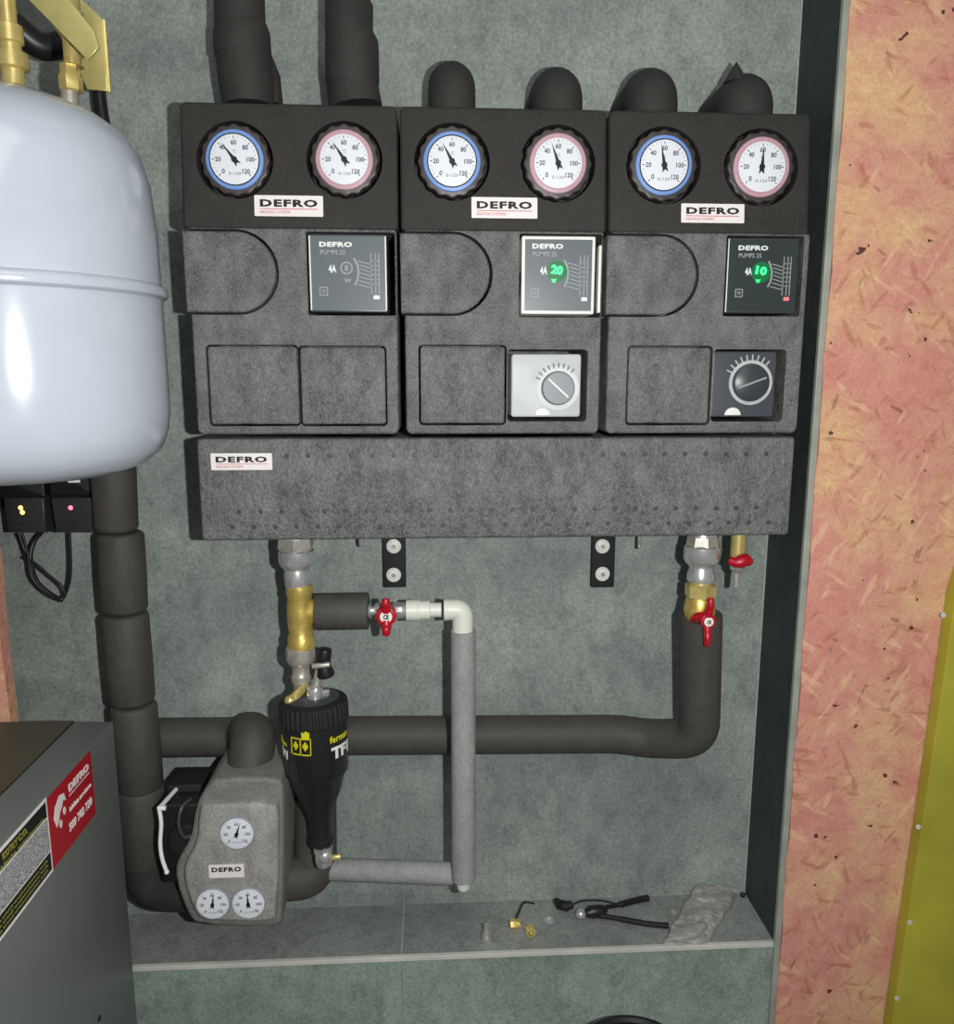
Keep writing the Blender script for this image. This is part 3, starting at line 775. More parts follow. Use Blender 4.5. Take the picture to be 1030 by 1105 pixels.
t = thing('grey_branch_pipe', 'light grey insulated horizontal pipe running from the filter bottom to the grey riser', 'pipe', Vector((X(430), -.1, zh)))
obj('insulation', cyl(Vector((P(352, 934, -.1).x, -.1, zh-.002)), Vector((X(489), -.125, zh)), 13*m_, .0008), M_RISER, t)

# ------------------------------------------------------------------ magnetic filter
YM = -.165
ax0, ax1 = P(338, 752, YM), P(348, 915, YM-.005)
t = thing('magnetic_filter', 'black cone shaped magnetic filter with ribbed cap and yellow and white print', 'filter', ax1)
m_ = mpp(ax0); dirv = (ax1-ax0)
Lm = dirv.length; s_ = Lm/163.0
obj('cap', lathe(ax0, ax1, [(0, 6*m_), (.0005, 30*m_), (3*s_, 36*m_), (6*s_, 37*m_), (22*s_, 37*m_), (23.5*s_, 35.5*m_)], 144, ribs=36, ribd=-.035), M_BLACKM, t, 30)
obj('cap_top', lathe(ax0-dirv.normalized()*.0015, ax1, [(0, 0), (.0001, 26*m_), (.002, 28*m_), (.003, 30*m_)], 48), M_DGREY, t)
obj('body', lathe(ax0, ax1, [(22*s_, 35*m_), (76*s_, 33.5*m_), (80*s_, 30*m_), (100*s_, 24*m_), (118*s_, 15.5*m_), (130*s_, 12*m_), (150*s_, 11.5*m_), (151*s_, 13*m_), (157*s_, 13*m_), (160*s_, 10*m_), (163*s_, 0)], 48), mat('filter_body', (34, 34, 36), .32), t)
axm = ax0+dirv*(50/163)
def wraptext(body, zpx, ang, w, h, m, name='lettering', bold=.05):
    z = P(338, zpx, YM-.04).z; q = ax0+dirv*((ax0.z-z)/(ax0.z-ax1.z))
    return text(body, (0, 0, z), w, h, name=name, m=m, parent=t, bold=bold, lift=.0004, wrap=(q, 35.0*m_, ang))
wraptext('TF1', 815, math.radians(58), .036, .017, M_WHITE)
wraptext('fernox', 800, math.radians(56), .036, .010, M_YELLOW, bold=.02)
wraptext('TF1', 818, math.radians(-68), .030, .012, M_WHITE)
wraptext('fernox', 806, math.radians(-68), .030, .006, M_YELLOW, bold=.01)
def wrapquad(ang, zpx0, zpx1, w, m, name, hollow=0, b=None, ret=False, th=.0005):
    b = b or bmesh.new(); z1, z0 = P(338, zpx0, YM-.04).z, P(338, zpx1, YM-.04).z
    q = ax0+dirv*((ax0.z-(z0+z1)/2)/(ax0.z-ax1.z)); rad = 35.0*m_+th; n = 6; rows = []
    for zz in (z0, z1):
        rows.append([b.verts.new((q.x+rad*math.sin(ang+(k/n-.5)*w/rad), q.y-rad*math.cos(ang+(k/n-.5)*w/rad), zz)) for k in range(n+1)])
    inner = []
    for zz in (z0, z1):
        inner.append([b.verts.new((q.x+(rad-th)*math.sin(ang+(k/n-.5)*w/rad), q.y-(rad-th)*math.cos(ang+(k/n-.5)*w/rad), zz)) for k in range(n+1)])
    for k in range(n):
        b.faces.new((rows[0][k], rows[0][k+1], rows[1][k+1], rows[1][k])); b.faces.new((inner[0][k], inner[1][k], inner[1][k+1], inner[0][k+1]))
        b.faces.new((rows[0][k], inner[0][k], inner[0][k+1], rows[0][k+1])); b.faces.new((rows[1][k], rows[1][k+1], inner[1][k+1], inner[1][k]))
    b.faces.new((rows[0][0], rows[1][0], inner[1][0], inner[0][0])); b.faces.new((rows[0][n], inner[0][n], inner[1][n], rows[1][n]))
    return b if ret else obj(name, b, m, t)
a_ = math.radians(-17)
wrapquad(a_+.16, 786, 796, .011, M_YELLOW, 'yellow_mark')
b = bmesh.new()
for da in (-.17, .14):
    for (z0_, z1_, w_, o_) in ((795, 796.3, .0115, 0), (812, 813.3, .0115, 0), (795, 813, .0012, -.16), (795, 813, .0012, .16)):
        wrapquad(a_+da+o_, z0_, z1_, w_, None, '', b=b, ret=True, th=.0007)
    wrapquad(a_+da, 799, 808, .0028, None, '', b=b, ret=True, th=.0007); wrapquad(a_+da, 801.5, 805.5, .0072, None, '', b=b, ret=True, th=.0007)
obj('arrow_marks', b, M_YELLOW, t, 0)
# fittings on the cap
p = P(318, 752, YM-.01); b = cyl(P(330, 740, YM+.02), P(313, 758, YM-.012), 5.5*m_, .0008, 8); sphere(P(313, 756, YM-.012), 6*m_, bm=b)
obj('bleed_screw', b, M_BRASS, t)
b = cyl(P(340, 758, YM-.005), P(340, 742, YM-.005), 9*m_, .001, 10); sphere(P(341, 745, YM-.008), 6*m_, bm=b); cyl(P(352, 751, YM), P(352, 744, YM), 4*m_, .001, 8, bm=b)
obj('vent_nut', b, M_STEEL, t)
b = cyl(P(340, 748, YM), P(345, 722, YM), 4.5*m_, .0005, 14); cyl(P(337, 719, YM-.008), P(356, 717, YM-.008), 3*m_, .0005, 12, bm=b)
obj('vent_stem', b, M_STEELM, t)
b = cyl(P(349, 716, YM), P(351, 700, YM), 7.5*m_, .0015, 20); lathe(P(349, 716, YM), P(354, 738, YM), [(0, 8*m_), (.006, 8*m_), (.015, 10*m_), (.019, 9*m_), (.022, 0)], 20, bm=b)
obj('vent_cap', b, M_BLACK, t)
# drain valve at the filter's foot
t2 = thing('drain_cock', 'small silver drain cock with brass nipple at the foot of the black filter', 'valve', P(349, 930, YM))
b = hexnut(P(349, 912, YM), P(349, 919, YM), 11*m_); cyl(P(349, 918, YM), P(350, 933, YM), 9*m_, .001, 10, bm=b); sphere(P(350, 925, YM-.008), 8*m_, (1, .7, 1), bm=b)
for k in range(7): cyl(P(341+k*2.7, 914+(k % 2), YM-.010), P(342+k*2.6, 931+(k % 3), YM-.010), 1.1*m_, 0, 6, bm=b)
obj('cock_body', b, M_STEEL, t2)
obj('nipple', cyl(P(354, 926, YM), P(368, 924, YM), 3.5*m_, .0008, 14), M_BRASS, t2)

# ------------------------------------------------------------------ right outlet: union, ball valve, drain valve, hose
YR = -.145
t = thing('pipe_union', 'silver pipe union under the right end of the manifold, above the large red handle', 'pipe fitting', P(759, 640, YR), 'silver unions under the manifold')
obj('union_body', vert(759, [(575, 15), (586, 16), (589, 19), (602, 19.5), (607, 17), (611, 12.5), (615, 13), (621, 15), (626, 14.5), (629, 11), (633, 11)], YR), M_STEEL, t)
obj('collar', vert(759, [(578, 17), (588, 18.5), (590, 17)], YR, n=8), M_STEELM, t)
t = thing('ball_valve', 'brass ball valve with large red butterfly handle at the top of the right hose', 'valve', P(757, 665, YR), 'valves with red handles')
obj('nut', vert(757, [(629, 14), (631, 17), (643, 17), (645, 14)], YR, n=6), M_BRASS, t)
obj('valve_body', vert(756, [(642, 13), (646, 15), (658, 17), (668, 15), (676, 14)], YR), M_BRASSM, t)
m_ = mpp(P(760, 670, YR))
pb_ = P(764, 670, YR-.035)
obj('stem', cyl((pb_.x-.003, YR, pb_.z), (pb_.x, YR-.033, pb_.z), 7*m_, .001, 20), M_RED, t)
butterfly(t, (pb_.x, YR-.035, pb_.z), PI/2-.03, 26*m_, 8*m_)
b = tube([pb_+Vector((-.001, .004, .006)), pb_+Vector((-.012, .012, .002)), pb_+Vector((-.013, .02, -.004))], [.007, .006, .005], 12)
obj('handle_shoulder', b, M_RED, t)
t = thing('drain_valve', 'small brass drain valve with red toggle, rightmost under the manifold', 'valve', P(797, 632, YR), 'valves with red handles')
obj('valve_body', vert(798, [(572, 8), (600, 8), (601, 6.5), (609, 7), (613, 5)], YR, n=14), M_BRASS, t)
obj('outlet', vert(796, [(608, 8), (614, 7.5), (618, 3.6), (633, 3.2), (634, 2)], YR, n=16), M_STEEL, t)
q = P(798, 605, YR-.012); m_ = mpp(q)
b = tube([q+Vector((-11*m_, 0, .001)), q+Vector((-5*m_, -.004, -.002)), q+Vector((0, -.005, 0)), q+Vector((6*m_, -.004, .002)), q+Vector((12*m_, 0, -.002))], [4.5*m_, 5.5*m_, 7.5*m_, 7*m_, 4.5*m_], 14)
obj('toggle', b, M_RED, t)
YH = -.045
# long hose: valve -> down -> left along the wall -> down -> loading unit
pts = [P(756, 664, YR), P(756, 700, YR), P(753, 792, -.105), P(745, 794, -.1), P(690, 791, YH), P(600, 793, YH), P(400, 793, YH), P(338, 793, YH), P(337, 860, -.07), P(337, 948, -.09), P(300, 948, -.11)]
pts = [P(756, 662, YR), P(754, 796, -.115), P(712, 799, -.07), P(660, 792, YH), P(500, 793, YH), P(350, 794, YH), P(334, 800, YH), P(336, 945, -.08), P(300, 948, -.11)]
t = thing('insulated_hose', 'long black insulated pipe from the large red valve along the wall behind the filter', 'pipe', P(500, 815, YH))
R1 = 20.5*mpp(P(500, 793, YH))
def fil2(pts, rs, n=10):
    pts = [Vector(p) for p in pts]; out = [pts[0]]
    for (a, b, c), r in zip(zip(pts, pts[1:], pts[2:]), rs):
        u, v = (a-b), (c-b); d = min(r, u.length*.49, v.length*.49); u.normalize(); v.normalize(); s, e = b+u*d, b+v*d
        for k in range(n+1):
            tt = k/n; out.append(s*(1-tt)**2+b*2*tt*(1-tt)+e*tt*tt)
    out.append(pts[-1]); return out
p_hose = fil2([P(757, 664, YR), P(755, 797, -.112), P(700, 797, -.055), P(670, 792, YH), P(352, 794, YH), P(340, 802, YH-.01), P(341, 946, -.1), P(299, 948, -.12)], [.035, .03, .03, .02, .012, .045])
obj('insulation', tube(p_hose, [R1]*(len(p_hose)-28)+[R1*1.02, R1*1.04, R1*1.06]+[R1*1.08]*25, 32), M_HOSE, t)
# left piece: from the down pipe to the elbow over the loading unit
t = thing('insulated_elbow', 'black insulated pipe bending forward and down into the top of the grey loading unit', 'pipe', P(265, 850, -.14))
p_l = fil2([P(173, 796, YH), P(264, 795, YH), P(275, 790, -.115), P(264, 864, -.146)], [.03, .035])
obj('insulation', tube(p_l, [R1]*12+[R1*1.08]*(len(p_l)-12), 32), M_HOSE, t)

# ------------------------------------------------------------------ loading unit
YU = -.20
outl = [(236, 839), (302, 838), (307, 850), (306, 990), (300, 1000), (214, 998), (202, 985), (190, 950), (190, 930), (206, 906), (211, 870), (224, 846)]
P3 = [at(x, y, YU+.015) for x, y in outl]
t = thing('loading_unit', 'grey foam boiler loading unit with three round thermometers and a white label', 'loading unit', Vector((at(250, 1000, YU).x, -.14, at(250, 1000, YU).z)))
pol = [(p.x, p.z) for p in P3]
def chaikin(p, n=2):
    for _ in range(n):
        q = []
        for i in range(len(p)):
            a, b = p[i], p[(i+1) % len(p)]; q += [(a[0]*.75+b[0]*.25, a[1]*.75+b[1]*.25), (a[0]*.25+b[0]*.75, a[1]*.25+b[1]*.75)]
        p = q
    return p
pol = chaikin(pol, 1)
obj('shell', prism(pol, YU+.012, -.06, .006), M_EPPG2, t)
inl = [(218, 868), (298, 866), (301, 880), (299, 988), (293, 996), (218, 994), (208, 982), (198, 950), (199, 933), (213, 908), (214, 878)]
pi_ = chaikin([(at(x, y, YU).x, at(x, y, YU).z) for x, y in inl], 1)
obj('front_panel', prism(pi_, YU-.001, YU+.02, .006), M_EPPG, t)
for px, py, r, nd in ((256, 899, 18, 18), (230, 975, 17.5, 8), (268.5, 974.5, 17.5, -3)):
    p = P(px, py, YU-.002); thermometer(t, (p.x, YU-.0005, p.z), r*mpp(p), M_GREYR, nd, scallop=False)
a0, b0, a1, b1 = px_rect(226, 932, 264, 946, YU)
sticker(t, a0, a1, b0, b1, YU-.0018, small=False)
# pump behind the unit, with white wire clip
t = thing('circulation_pump', 'black circulation pump with a white wire clip, left of the grey loading unit', 'pump', P(195, 950, -.12))
a0, b0, a1, b1 = px_rect(176, 862, 222, 946, -.15)
obj('motor', prism(rrect(a0, b0, a1, b1, .006), -.165, -.075, .004), M_BLACK, t)
p = P(200, 905, -.165); obj('rotor_housing', lathe((p.x, -.14, p.z), (p.x, -.18, p.z), [(0, .024), (.026, .024), (.03, .021), (.03, 0)], 32), M_BLACKM, t)
a0, b0, a1, b1 = px_rect(180, 850, 218, 864, -.13)
obj('terminal_box', prism(rrect(a0, b0, a1, b1+.004, .004), -.13, -.075, .003), M_BLACKM, t)
obj('power_lead', tube(spline([P(206, 862, -.16), P(196, 872, -.176), P(193, 890, -.182), P(199, 903, -.178), P(212, 900, -.17)]), .0028, 10), M_DGREY, t)
obj('cover_screw', cyl(P(206, 915, -.17), P(206, 915, -.185), .003, .0005, 12), M_STEEL, t)
yy = -.188
b = tube([P(190, 852, -.13), P(172, 872, yy)], .0032, 10); sphere(P(172, 872, yy), .0035, bm=b, n=10); tube([P(172, 872, yy), P(179, 872, yy)], .0034, 10, bm=b)
tube(spline([P(171.5, 871, yy), P(174, 888, yy), P(173, 910, yy), P(175, 926, yy), P(180, 941, yy)]), .0029, 10, bm=b); sphere(P(180, 941, yy), .0036, bm=b, n=10)
obj('wire_clip', b, M_WIRE, t)

# ------------------------------------------------------------------ down pipe on the left with its sleeves
YD = -.09
t = thing('insulated_downpipe', 'thick black insulated downpipe in jointed sleeves, below the grey tank', 'pipe', P(165, 960, YD))
segs = [((119, 440), (126, 572), 23), ((130, 574), (135, 659), 24), ((135, 661), (143, 757), 24), ((144, 759), (152, 850), 24), ((152, 848), (158, 930), 25)]
for (ax_, ay), (bx, by), hw in segs:
    a, c = P(ax_, ay, YD), P(bx, by, YD); r = hw*mpp(a); L = (c-a).length
    pr = [(0, r*.86), (.002, r*.95), (.006, r), (L*.5, r*1.02), (L-.006, r), (L-.002, r*.94), (L, r*.86)]
    obj('insulation_sleeve', lathe(a, c, pr, 32), M_HOSE, t)
pts = fil2([P(156, 915, YD), P(161, 957, YD), P(215, 958, -.11)], [.035]); obj('insulation_elbow', tube(pts, 24*mpp(P(160, 950, YD)), 28), M_HOSED, t)

# ------------------------------------------------------------------ expansion tank
TX, TY, TR = -.462, -.31, .1625
t = thing('expansion_tank', 'large pale grey expansion tank with a bead around its middle, upper left', 'tank', (TX, TY, 1.41))
zs = 1.630
def shell(prof, name):
    return obj(name, lathe((TX, TY, prof[0][0]), (TX, TY, prof[0][0]-1), [(prof[0][0]-z, r) for z, r in prof], 96), M_TANK, t, 60)
up = [(1.832, 0), (1.831, .03), (1.828, .06), (1.822, .088), (1.811, .115), (1.796, .136), (1.776, .149), (1.748, .1565), (1.70, .1605), (zs, TR-.001)]
lo = [(zs, TR-.001), (1.55, TR), (1.50, TR), (1.478, TR-.003), (1.458, TR-.011), (1.442, TR-.028), (1.432, TR-.06), (1.427, TR-.1), (1.425, 0)]
shell(up, 'upper_shell'); shell(lo, 'lower_shell')
obj('seam_bead', lathe((TX, TY, zs+.011), (TX, TY, zs-.1), [(0, TR-.004), (.001, TR+.001), (.004, TR+.0045), (.009, TR+.0055), (.013, TR+.0045), (.0155, TR+.001), (.017, TR-.004)], 96), M_TANK, t)
# connection fittings above the tank
YB = -.2
t = thing('wall_bracket', 'yellow zinc plated angle bracket above the grey tank', 'bracket', P(100, 98, -.2))
q = [P(58, -30, YB), P(112, 22, YB), P(117, 99, YB), P(95, 97, YB), P(80, 62, YB), P(20, -30, YB)]
obj('side_plate', prism([(p.x, p.z) for p in q], YB-.003, YB, .0008), M_ZINC, t)
b = bmesh.new()
e = [P(112, 22, YB), P(118, 100, YB)]
obj('flange', tube([e[0], e[1]], .0026, 8), M_BRASS, t)
YC = -.285
q = [P(2, -30, YC), P(52, -30, YC), P(102, 34, YC), P(108, 52, YC), P(96, 66, YC)]
b = prism([(p.x, p.z) for p in q], YC-.003, YC, .001); obj('brace', b, M_ZINC, t)
t = thing('brass_valve', 'brass connection valve behind the zinc bracket, standing on the tank shoulder', 'valve', P(76, 100, -.24), 'brass fittings above the tank')
def vl(px, spans, Y, n=24): return vert(px, spans, Y, n=n)
obj('valve_body', vl(72, [(-20, 11), (10, 12), (14, 15), (30, 14), (36, 10), (44, 9), (70, 9), (72, 11)], -.25), M_BRASS, t)
obj('nut', vl(75, [(70, 10), (80, 10), (83, 12), (98, 12), (100, 10)], -.25, 6), M_BRASS, t)
obj('pipe_tail', vl(75, [(98, 9), (118, 9), (125, 9)], -.25), M_STEELM, t)
t = thing('brass_fitting', 'brass hexagon fitting at the very left above the tank centre', 'pipe fitting', P(8, 90, -.3), 'brass fittings above the tank')
obj('fitting_body', vl(4, [(-30, 9), (25, 9), (28, 14), (46, 14), (48, 11), (56, 11), (58, 17), (74, 17), (76, 12), (84, 11), (92, 11)], -.3, 12), M_BRASS, t)
obj('side_nipple', cyl(P(4, 66, -.3), P(20, 66, -.3), .008, .001, 6), M_BRASS, t)
# dark mounting pipe behind, linking bracket and wall
t = tag(obj('black_hose', tube(spline([P(12, 25, -.14), P(45, 50, -.12), P(75, 45, -.1), P(98, 30, -.1)]), .016, 16), M_BLACK), 'black hose passing behind the zinc bracket at top left', 'hose')
t = tag(obj('black_hose', tube(spline([P(104, 20, -.04), P(103, 60, -.04), P(108, 110, -.04), P(122, 220, -.05), P(122, 440, -.05)]), .009, 16), M_BLACK), 'black hose running down the wall behind the grey tank', 'hose')

# ------------------------------------------------------------------ plug-in adapters under the tank
YA = -.1
t = thing('socket_strip', 'black socket strip just under the tank holding two adapters', 'socket strip', P(40, 540, YA))
a0, b0, a1, b1 = px_rect(-40, 500, 47, 537, -.07); obj('socket', prism(rrect(a0, b0, a1, b1, .003), -.07, -.002, .003), M_BLACK, t)
a0, b0, a1, b1 = px_rect(52, 500, 101, 536, -.07); obj('socket', prism(rrect(a0, b0, a1, b1, .003), -.07, -.002, .003), M_BLACK, t)
a0, b0, a1, b1 = px_rect(-60, 498, 104, 548, -.03); obj('rail', prism(rrect(a0, b0, a1, b1, .002), -.03, -.001, .001), M_BLACKM, t)
a0, b0, a1, b1 = px_rect(73, 514, 86, 521, -.072); obj('catch', prism(rrect(a0, b0, a1, b1, .001), -.073, -.068, .0008), M_WHITE, t)
for (x0, x1, xb0, xb1, leds, lab) in ((3, 47, 8, 50, ((22, 548, M_YELLED), (24, 553, M_YELLED)), 'black plug-in adapter with amber lights, left one under the tank'),
                            (54, 99, 60, 103, ((76, 548, M_REDLED),), 'black plug-in adapter with a red light, right one beside the downpipe')):
    p0 = [P(x0, 537, -.085), P(x1, 537, -.085), P(xb1, 575, -.085), P(xb0, 575, -.085)]
    t = thing('plug_adapter', lab, 'adapter', Vector(((p0[2].x+p0[3].x)/2, -.05, p0[2].z)), 'plug-in adapters under the tank')
    obj('body', prism(inset(inset([(p.x, p.z) for p in p0], .002), -.002), -.085, -.004, .003), M_DGREY if False else mat('adapter_black', (44, 45, 46), .4), t)
    for lx, ly, mm in leds:
        p = P(lx, ly, -.086); obj('light', sphere((p.x, -.0855, p.z), .0032, (1, .5, 1), n=12), mm, t)
    p = P(leds[0][0]+3, 566, -.086); obj('screw_hole', cyl((p.x, -.084, p.z), (p.x, -.0858, p.z), .003, .0003, 14), M_BLACKM, t)
GC = 'thin black cables looping under the adapters'
tag(obj('power_cable', tube(spline([P(20, 575, -.05), P(26, 592, -.05), P(33, 612, -.055), P(38, 628, -.055), P(50, 640, -.055), P(65, 647, -.055), P(71, 640, -.05), P(76, 618, -.05), P(75, 575, -.05)]), .0022, 10), M_BLACK), 'thin black cable looping from the amber lit adapter to the red lit one', 'cable', GC)
tag(obj('power_cable', tube(spline([P(24, 575, -.06), P(30, 598, -.06), P(34, 622, -.062), P(46, 637, -.062), P(60, 645, -.062), P(70, 643, -.06), P(66, 632, -.06), P(52, 620, -.06), P(38, 608, -.06), P(26, 601, -.06)]), .0019, 10), M_BLACK), 'thin black cable tied into a triangle shaped loop below the adapters', 'cable', GC)
tag(obj('power_cable', tube(spline([P(47, 505, -.04), P(52, 550, -.04), P(46, 572, -.035), P(38, 582, -.035), P(33, 596, -.04), P(34, 610, -.045), P(40, 628, -.05), P(56, 642, -.05), P(68, 648, -.05)]), .0036, 10), M_BLACK), 'thicker black cable dropping between the two adapters', 'cable', GC)

# ------------------------------------------------------------------ boiler
BX, BZ = -.427, 1.085
t = thing('boiler', 'grey sheet metal boiler with a red sticker and a fine print label, lower left', 'boiler', (-.72, -.55, 0))
obj('cabinet', box(-1.02, -.92, 0, BX, -.2, BZ, bev=.002), M_BOILER, t)
lidx = at(79, 778, -.2).x
obj('lid', box(-.98, -.90, BZ-.001, lidx, -.198, BZ+.0015, bev=.001), M_BOILERT, t)
obj('lid_seam', box(lidx, -.90, BZ-.001, lidx+.002, -.2, BZ+.0004), M_BLACKM, t)
p = atX(107, 1099, BX); obj('screw_hole', cyl((BX-.001, p.y, p.z), (BX+.0008, p.y, p.z), .004, 0, 14), M_BLACKM, t)
def sideplate(name, y0, z0, y1, z1, m, parent, off=.0005): return obj(name, box(BX-.0005, y0, z0, BX+off, y1, z1), m, parent, 0)
sr_ = sideplate('red_sticker', -.393, .996, -.277, 1.081, M_STRED, t, .0006)
RY, UZ = (0, 1, 0), (0, 0, 1)
def st(body, yc, zc_, w, h, m, parent, bold=.03, name='lettering'): return text(body, (BX+.0008, yc, zc_), w, h, R=RY, U=UZ, name=name, m=m, parent=parent, bold=bold, lift=.0003)
st('DEFRO', -.314, 1.065, .056, .010, M_STICK, sr_, .05)
sideplate('underline', -.342, 1.0555, -.286, 1.0567, M_STICK, sr_, .0009)
st('infolinia serwisowa', -.314, 1.040, .060, .0065, M_STICK, sr_, .01)
st('509 702 720', -.317, 1.019, .064, .011, M_STICK, sr_, .03)
fl = [(-.378, 1.037), (-.383, 1.050), (-.378, 1.062), (-.366, 1.070), (-.355, 1.067), (-.351, 1.056), (-.358, 1.060), (-.362, 1.054), (-.368, 1.050), (-.372, 1.042)]
b = bmesh.new()
def plateYZ(pts, b, off=.0009):
    A = [b.verts.new((BX, y, z)) for y, z in pts]; B = [b.verts.new((BX+off, y, z)) for y, z in pts]; n = len(pts)
    for k in range(n): b.faces.new((A[k], A[(k+1) % n], B[(k+1) % n], B[k]))
    b.faces.new(A); b.faces.new(B)
plateYZ(fl, b)
for (y_, z_) in ((-.357, 1.046), (-.368, 1.036)): plateYZ([(y_+.0035*math.cos(k*PI/4), z_+.005*math.sin(k*PI/4)) for k in range(8)], b)
obj('flame_logo', b, M_STICK, sr_, 0)
wl = sideplate('data_label', -.56, .995, -.395, 1.0835, M_STICK, t, .0006)
sideplate('top_band', -.557, 1.062, -.398, 1.080, M_INK, wl, .0009)
sideplate('fine_print', -.557, 1.022, -.398, 1.060, M_FINE, wl, .0009)
sideplate('bottom_band', -.557, .999, -.398, 1.020, M_INK, wl, .0009)
b = bmesh.new()
text('KOTŁY C.O.', (BX+.0011, -.466, 1.0735), .05, .008, R=RY, U=UZ, bold=.05, lift=.0003, bm=b, ret=True)
text('tabliczka znamionowa', (BX+.0011, -.455, 1.0648), .1, .004, R=RY, U=UZ, bold=.02, lift=.0003, bm=b, ret=True)
for zz in (1.015, 1.0095, 1.004): text('uwaga przed uruchomieniem kotla', (BX+.0011, -.466, zz), .12, .0036, R=RY, U=UZ, bold=.02, lift=.0003, bm=b, ret=True)
obj('yellow_print', b, M_OLIVEINK, wl, 0)

# ------------------------------------------------------------------ loose things on the ledge
def L(px, py, dz=0): return atZ(px, py, ZL+dz)
GL = 'loose fittings on the ledge'
# nickel nipple standing
p = L(525, 1016); t = thing('pipe_nipple', 'small silver threaded nipple standing on the ledge, leftmost loose piece', 'fitting', p, GL)
obj('base_nut', cyl(p, p+Vector((0, 0, .008)), .0085, .001, 6), M_STEELM, t)
obj('stem', lathe(p+Vector((0, 0, .008)), p+Vector((0, 0, 1)), [(0, .007), (.008, .0065), (.009, .0045), (.022, .0045), (.023, .003)], 18), M_STEEL, t)
p = L(556, 1002); t = thing('brass_plug', 'brass plug with a thin black hooked strap, on the ledge', 'fitting', p, GL)
obj('plug', cyl(p+Vector((-.009, 0, .008)), p+Vector((.008, .002, .008)), .008, .001, 6), M_BRASS, t)
obj('flange', cyl(p+Vector((.003, 0, .0085)), p+Vector((.006, 0, .0085)), .0085, .0008, 20), M_BRASSM, t)
obj('strap', tube(spline([p+Vector((0, .002, .012)), L(560, 985, .02), L(566, 974, .026), L(577, 975, .022)]), .0016, 8), M_BLACKM, t)
p = L(573, 1010); t = thing('brass_end_piece', 'round brass cap lying to the right of the hooked strap plug', 'fitting', p, GL)
obj('cap', lathe(p+Vector((0, -.004, .0085)), p+Vector((.002, .1, .0085)), [(0, 0), (.0005, .004), (.001, .0085), (.010, .0088), (.011, .006)], 20), M_BRASS, t)
obj('nub', sphere(p+Vector((0, -.005, .0085)), .004, n=10), M_BRASSM, t)
p = L(593, 993); b = lathe(p, p+Vector((0, 0, 1)), [(0, .0085), (.0016, .0085), (.0018, .004), (.0005, .0038)], 24)
tag(obj('washer', b, M_STEEL), 'flat silver washer lying on the ledge right of the brass cap', 'washer', 'washers on the ledge')
p = L(727, 984); b = lathe(p, p+Vector((0, 0, 1)), [(0, .0065), (.002, .0065), (.0024, .003), (.0005, .003)], 20)
tag(obj('washer', b, M_STEELM), 'small dull washer on the ledge beside the crumpled clear bag', 'washer', 'washers on the ledge')
p = L(803, 968); p.y = -.012
tag(obj('ball_stud', sphere((XR-.008, -.012, ZL+.0045), .0045, n=12), M_BLACK), 'tiny black ball in the right rear corner of the ledge', 'ball')
# black angled fitting against the wall
t = thing('black_clip', 'small black plastic clip leaning at the wall, above the silver nosed tool', 'clip', L(609, 978), GL)
b = tube([L(601, 976, .006), L(601, 972, .014)], .005, 10)
obj('clip_body', tube(spline([L(602, 972, .018), L(606, 976, .008), L(613, 978, .006), L(618, 976, .009)]), [.004, .005, .0065, .007, .007, .007, .0065, .006, .006, .006, .0065, .006, .005][:25]+[.005]*12, 12), M_BLACKM, t) if False else obj('clip_body', tube([L(601, 972, .024), L(604, 976, .012), L(612, 978, .009), L(618, 976, .013)], [.005, .008, .008, .006], 12), M_BLACKM, t)
obj('tail', tube(spline([L(618, 976, .009), L(630, 972, .014), L(650, 972, .012), L(668, 976, .006)]), .0016, 8), M_BLACKM, t)
# tool: chrome nose, black head and two black arms
t = thing('hand_tool', 'black two handled tool with a silver nose lying on the ledge', 'tool', L(640, 985), GL)
obj('nose', sphere(L(627, 986, .010), .0085, (1.1, 1, .9), n=16), M_STEEL, t)
obj('head', tube([L(632, 986, .010), L(638, 984, .012), L(650, 983, .011), L(655, 985, .009)], [.006, .010, .010, .006], 14), M_BLACK, t)
obj('arm', tube(spline([L(650, 980, .012), L(670, 976, .010), L(690, 971, .010), L(700, 969, .010)]), [.0035]*8+[.0052]*17, 12), M_BLACK, t)
obj('arm', tube(spline([L(648, 988, .008), L(672, 992, .006), L(700, 997, .006), L(722, 999, .006)]), [.004]*8+[.0045]*17, 12), M_BLACKM, t)
# crumpled bag
c4 = [L(716, 1018, .004), L(764, 1017, .004), L(797, 962, .010), L(753, 953, .016)]
n = 26; b = bmesh.new(); random.seed(3); gr = []
for i_ in range(n+1):
    row = []
    for j in range(n+1):
        u, v = i_/n, j/n; q = (c4[0]*(1-u)+c4[1]*u)*(1-v)+(c4[3]*(1-u)+c4[2]*u)*v
        hgt = .003+.010*(math.sin(PI*u)**.6)*(.35+.65*math.sin(PI*min(1, v*1.0)))
        z = q.z+hgt*.7+.0012*math.sin(u*17+v*6)+.0008*math.sin(v*23-u*5)+random.uniform(-.0004, .0004)
        row.append(b.verts.new((q.x+.0015*math.sin(v*19), min(q.y, -.004)+.001*math.sin(u*13), max(z, ZL+.0015))))
    gr.append(row)
for i_ in range(n):
    for j in range(n): b.faces.new((gr[i_][j], gr[i_+1][j], gr[i_+1][j+1], gr[i_][j+1]))
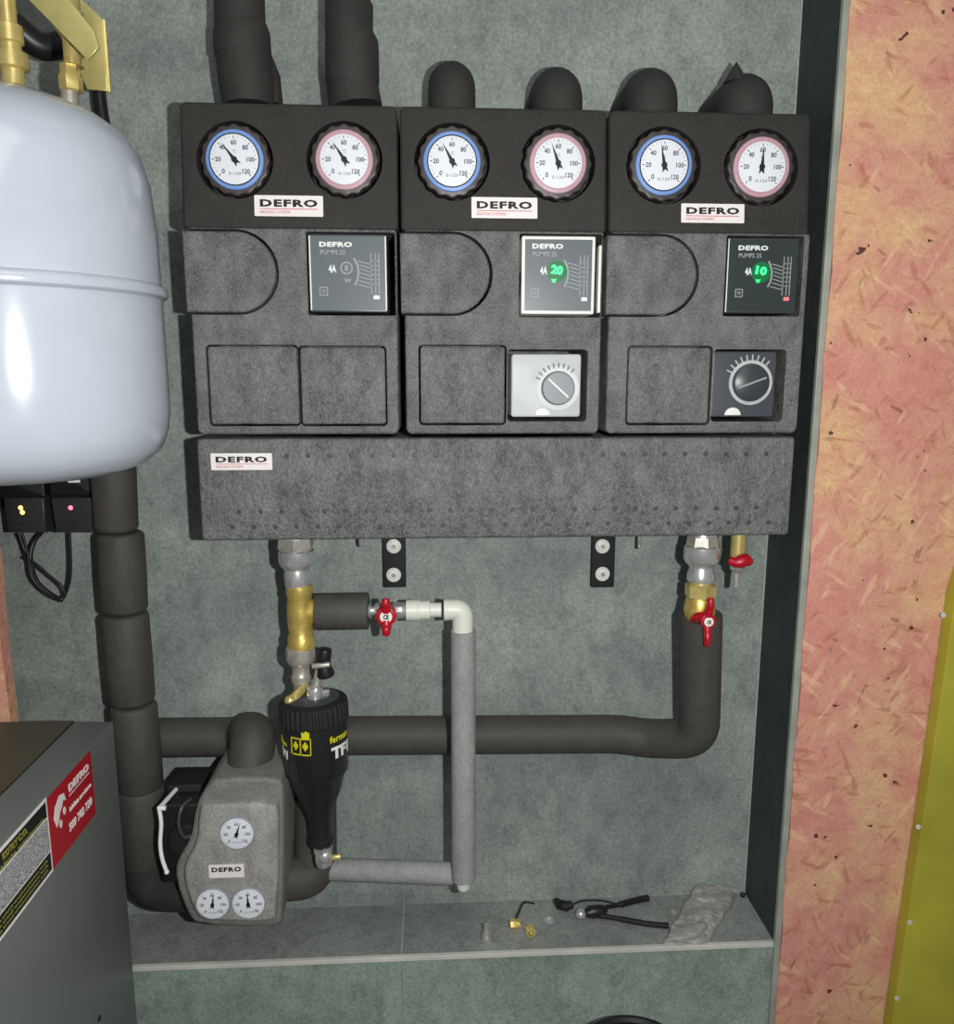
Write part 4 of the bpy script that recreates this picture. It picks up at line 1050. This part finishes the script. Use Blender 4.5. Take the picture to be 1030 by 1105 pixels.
ret = bmesh.ops.extrude_face_region(b, geom=list(b.faces)); vs = [e for e in ret['geom'] if isinstance(e, bmesh.types.BMVert)]
for v in vs: v.co.z = ZL+.0006+(v.co.z-ZL)*.15
tag(obj('crumpled_bag', b, M_BAG, smooth=50), 'crumpled grey translucent plastic bag lying on the right of the ledge', 'bag')

# canister in front of the lower wall
zt = .62; pf = atZ(672, 1094, zt); R_ = .085
t = thing('canister', 'dark blue round canister whose rim just shows at the bottom edge', 'canister', (pf.x, pf.y-R_, 0))
obj('body', lathe((pf.x, pf.y-R_, 0), (pf.x, pf.y-R_, 1), [(0, R_-.004), (.004, R_), (zt-.03, R_), (zt-.025, R_-.003), (zt-.012, R_-.003)], 64), M_NAVY, t)
obj('lid', lathe((pf.x, pf.y-R_, zt-.014), (pf.x, pf.y-R_, 1), [(0, R_-.002), (.002, R_), (.012, R_), (.014, R_-.002), (.014, R_-.007), (.009, R_-.010), (.009, 0)], 64), M_BLACK, t)

# ------------------------------------------------------------------ light: the phone flash beside the lens, an added overhead fill, dim ambient
def point(name, loc, power, rad, col=(1, 1, 1)):
    l = bpy.data.lights.new(name, 'POINT'); l.energy = power; l.shadow_soft_size = rad; l.color = col
    o = bpy.data.objects.new(name, l); COL.objects.link(o); o.location = loc; return o
point('flash', CAM+right*.11, 41, .008, (1, .995, .98))
al = bpy.data.lights.new('overhead_fill', 'AREA'); al.energy = 6; al.size = .9; al.shape = 'SQUARE'; al.color = (1, .97, .92)  # soft overhead fill, added to lighten the shadows
ao = bpy.data.objects.new('overhead_fill', al); COL.objects.link(ao); ao.location = (.1, -1.5, 2.6); ao.rotation_euler = (math.radians(25), 0, 0)
w = bpy.data.worlds.new('world'); S.world = w; w.use_nodes = True
w.node_tree.nodes['Background'].inputs[0].default_value = (.9, .97, 1, 1); w.node_tree.nodes['Background'].inputs[1].default_value = .15
S.view_settings.view_transform = 'Standard'; S.view_settings.look = 'None'; S.view_settings.gamma = 1; S.view_settings.exposure = 0
S.view_settings.use_curve_mapping = False
S.cycles.max_bounces = 6
